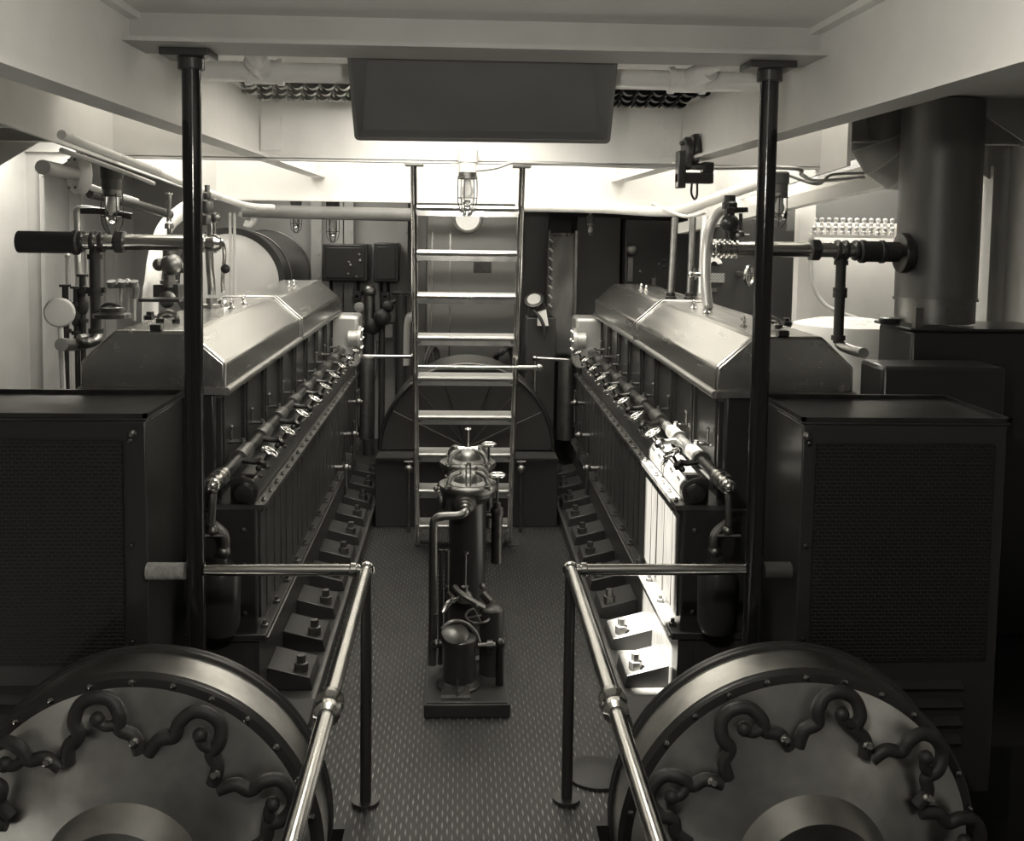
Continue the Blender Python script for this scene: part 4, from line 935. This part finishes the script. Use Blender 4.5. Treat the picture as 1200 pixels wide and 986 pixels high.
# right header pipe, valve, duct
t, X, z = header(1,5.2,(846,1062,293),'thick bright horizontal pipe with dark couplings, upper right')
m = MB(); m.lathe((X(948),Yp,z),(1,0,0),[(.045,0),(.062,.008),(.062,.045),(.045,.06)],n=6); m.build('hex_union','black',t,bevel=.003)
for px in (979,988,1000):
    m = MB(); m.lathe((X(px),Yp,z),(1,0,0),[(.050,0),(.054,.006),(.054,.014),(.052,.02)],n=28); m.build('coupling_ring','black',t)
m = MB(); m.lathe((X(1006),Yp,z-.005),(1,0,0),[(.052,0),(.06,.01),(.06,.03),(.054,.04),(.054,.11),(.06,.115),(.06,.13),(.052,.14),(.052,.22)],n=28); m.build('end_coupling','blackmatt',t)
m = MB(); m.lathe((X(1052),Yp,z-.01),(1,0,0),[(.06,0),(.10,.01),(.105,.02),(.105,.045),(.09,.06)],n=28); m.build('duct_flange','darkmetal',t)
m = MB(); q = P(986,300,Yp); zb = P(982,402,Yp).z; m.cyl((q.x,Yp,z-.03),(q.x,Yp,zb),.026,n=20)
for py in (308,340,346,396): k2 = P(986,py,Yp).z; m.lathe((q.x,Yp,k2),(0,0,1),[(.036,-.012),(.036,.012)],n=16)
m.build('drop_pipe','blackmatt',t)
m = MB(); m.tube([(q.x,Yp,zb+.03),(q.x+.01,Yp-.01,zb-.01),P(1000,411,5.05),P(1012,414,4.9)],.026,n=16); m.build('outlet_bend','brushed',t)
m = MB()
for i in range(5): m.lathe((X(836+i*6),Yp,z),(1,0,0),[(.04,0),(.05,.004),(.05,.014),(.035,.018)],n=24)
m.cyl((X(834),Yp,z),(X(866),Yp,z),.034,n=20); m.build('ribbed_end','steel',t)
t = thing('toothed_lever_valve','dark valve with a serrated bar handle above the right horizontal pipe','valve',P(856,285,5.2))
m = MB(); c = P(855,262,5.25); m.cyl(P(854,288,5.25),P(855,232,5.25),.028,n=16); m.sphere(c,.05,n=14); m.lathe(P(855,245,5.25),(0,0,1),[(.04,0),(.04,.03),(.03,.04),(.03,.07)],n=10); m.build('valve_body','black',t)
m = MB(); m.bar(P(851,248,5.2),P(876,246,5.2),.012,.012); 
for i in range(7): m.sphere(P(853+i*3.3,247,5.2)+V(0,-.01,.01),.009,n=8)
m.build('serrated_handle','darkmetal',t)
m = MB(); m.cyl(P(868,250,5.25),P(868,275,5.25),.010,n=10); m.sphere(P(866,276,5.25),.03,n=12); m.cyl(P(858,278,5.25),P(878,277,5.25),.014,n=10); m.build('side_cock','dullmetal',t)

# right duct
t = thing('ventilation_duct','fat dark grey vertical duct at the far right','duct',V(2.42,5.2,1.4))
dx = P(1098,300,5.3).x
m = MB(); m.cyl((dx,5.3,1.75),(dx,5.3,2.78),.205,n=48); m.build('duct_pipe','duct' if 'duct' in M else 'dullmetal',t)
m = MB(); m.cyl((dx,5.3,1.63),(dx,5.3,1.75),.200,n=48); m.lathe((dx,5.3,1.745),(0,0,1),[(.212,0),(.212,.012)],n=48); m.build('lower_collar','dullmetal',t)
m = MB(); m.box(dx-.20,dx-.16,5.08,5.12,1.60,1.72); m.build('clip','dullmetal',t)
t = thing('duct_bend','segmented grey duct bend beside the vertical duct at the right ceiling','duct',V(2.1,5.7,2.5))
# lobster-back bend: from ceiling down then to the right
q_ = P(1074,145,5.72); cx0, cz0, Rb, rb = q_.x, q_.z-.01, .20, .185
m = MB(); m.cyl((cx0-Rb,5.72,cz0),(cx0-Rb,5.72,CZ),rb,n=40); m.build('bend_neck','bend',t)
for i in range(4):
    a0 = PI+ i*PI/8; a1 = PI+(i+1)*PI/8
    def ring(a, k_=40):
        c = V(cx0+Rb*math.cos(a),5.72,cz0+Rb*math.sin(a)); e = V(math.cos(a),0,math.sin(a)); return [c+e*rb*math.cos(2*PI*j_/k_)+V(0,1,0)*rb*math.sin(2*PI*j_/k_) for j_ in range(k_)]
    r0, r1 = ring(a0), ring(a1); kk = 40
    m = MB(); m.add(r0+r1,[(j_,(j_+1)%kk,kk+(j_+1)%kk,kk+j_) for j_ in range(kk)]+[tuple(range(kk))[::-1],tuple(range(kk,2*kk))])
    so_ = m.build('bend_segment','bend',t,ang=50)
    m = MB(); rr_ = r1; m.tube(rr_+[rr_[0]],.005,n=6,smooth=False,cap=False); m.build('seam','pale',so_)

# black housing under the duct at right
t = thing('blower_housing','black machine housing at the right edge under the duct','machine housing',V(2.3,4.9,0))
a = P(1030,372,5.5)
m = MB(); m.box(a.x,3.0,5.08,5.5,0,1.60); m.build('casing','black',t,bevel=.015)
m = MB(); m.box(a.x-.02,3.02,5.06,5.52,1.60,1.615); m.build('lid','black',t,bevel=.005)
m = MB(); c = P(1043,368,5.3); m.lathe(V(c.x,5.3,1.615),(0,0,1),[(.05,0),(.055,.01),(.055,.03),(.04,.036)],n=20); m.build('lid_knob','black',t)
a = P(1010,412,4.98)
m = MB(); m.box(a.x,a.x+.6,4.72,5.0,0,1.465); m.build('front_casing','black',t,bevel=.02)

# right rack of small white knobs above white panel
t = thing('insulator_rack','two rows of small white knobs above the white panel at right','insulator rack',P(1000,275,6.9))
a = P(955,275,6.9); b = P(1055,275,6.9)
m = MB(); m.box(a.x-.02,b.x+.1,6.9,6.95,a.z-.02,a.z+.0); m.box(a.x-.02,b.x+.1,6.97,7.0,a.z-.02,a.z+.06); m.build('shelf','white',t)
for r_ in range(2):
    for i in range(13):
        x = a.x+i*(b.x-a.x)/12+.02*r_; m = MB(); m.lathe((x,6.92+.05*r_,a.z+(.0 if r_==0 else .06)),(0,0,1),[(.014,0),(.016,.02),(.010,.028),(.016,.04),(.015,.052),(.001,.058)],n=12); m.build('insulator_knob','pale',t)
m = MB(); m.box(a.x-.1,3.2,7.2,7.22,2.1,CZ); tag(m.build('dark_recess_panel','dgrey'),'dark panel above the rows of white knobs at right','panel')
# curved lagged duct line inside right bay
pipe([P(950,300,6.9),P(953,335,6.85),P(968,358,6.8),P(1000,372,6.7),P(1040,384,6.6)],.014,'pale','curved_cable','thin pale cable curving across the white panel at right')
m = MB(); q0 = P(1000,385,6.2); m.lathe((q0.x,6.3,1.0),(0,0,1),[(.35,0),(.35,.45),(.33,.52),(.2,.55)],n=40); tag(m.build('white_round_tank','white_gloss'),'low white rounded tank behind the right drop pipe','tank')

# right-wall small conduit
pipe([P(925,206,5.6),P(958,216,5.6),P(975,205,5.8),P(1012,203,6.1)],.008,'pale','thin_wire','thin wire looping beside the right dark post')

# ================================================================== LIGHTS
def area(name, loc, rot, sx, sy, power, col=(1,.96,.86)):
    l = bpy.data.lights.new(name,'AREA'); l.shape = 'RECTANGLE'; l.size = sx; l.size_y = sy; l.energy = power; l.color = col
    o = bpy.data.objects.new(name,l); COL.objects.link(o); o.location = loc; o.rotation_euler = rot; return o
area('skylight_main',(0,6.65,3.44),(0,0,0),2.1,1.5,80)
area('skylight_near',((HX0+HX1)/2,(HY0+HY1)/2,2.99),(math.radians(30),0,0),HX1-HX0-.04,HY1-HY0-.1,37)
area('skylight_side_left',(-1.58,6.4,3.44),(0,0,0),.6,2.6,30)
area('skylight_side_right',(1.58,6.4,3.44),(0,0,0),.6,2.6,30)
area('bay_fill_left',(-2.55,7.1,2.76),(0,0,0),.8,.6,30)  # added fill light hidden behind a deck beam, brightens the left hull side
area('bay_fill_right',(2.55,7.1,2.76),(0,0,0),.8,.6,60)  # added fill light with no fixture, brightens the white panel in the right bay
area('bulkhead_fill',(-1.3,9.1,2.74),(0,0,0),.9,.5,15)  # added fill light hidden by the far coaming, lifts the left back wall
caged_lamp(V(0,1.25,2.66),'added out-of-view wire-caged lamp on the near ceiling',1.0,True,top=CZ)  # added fixture, out of view, housing the near fill light
def point(name, loc, power, r=.04):
    l = bpy.data.lights.new(name,'POINT'); l.energy = power; l.color = (1,.96,.86); l.shadow_soft_size = r
    o = bpy.data.objects.new(name,l); COL.objects.link(o); o.location = loc
point('near_ceiling_fill',(0,1.25,2.38),62,.06)  # added fill light, brightens the beam face and near girders
sun = bpy.data.lights.new('sun','SUN'); sun.energy = 190; sun.angle = math.radians(1.2); sun.color = (1,.96,.86)
so = bpy.data.objects.new('sun',sun); COL.objects.link(so)
so.rotation_euler = Vector((-.43,0.0,1.0)).to_track_quat('Z','Y').to_euler()
W_ = bpy.data.worlds.new('world'); S.world = W_; W_.use_nodes = True
W_.node_tree.nodes['Background'].inputs[0].default_value = (1,.97,.86,1); W_.node_tree.nodes['Background'].inputs[1].default_value = .06

from collections import defaultdict
_g = defaultdict(list)
for o in bpy.data.objects:
    if o.parent is None and 'label' in o: _g[o.name.split('.')[0]].append(o)
for k_, os_ in _g.items():
    if len(os_) > 1:
        for o in os_:
            if 'group' not in o: o['group'] = k_.replace('_',' ')+'s in the engine room'

S.view_settings.view_transform = 'Standard'; S.view_settings.look = 'None'
S.view_settings.exposure = 0.0; S.view_settings.gamma = 1.0; S.view_settings.use_curve_mapping = False
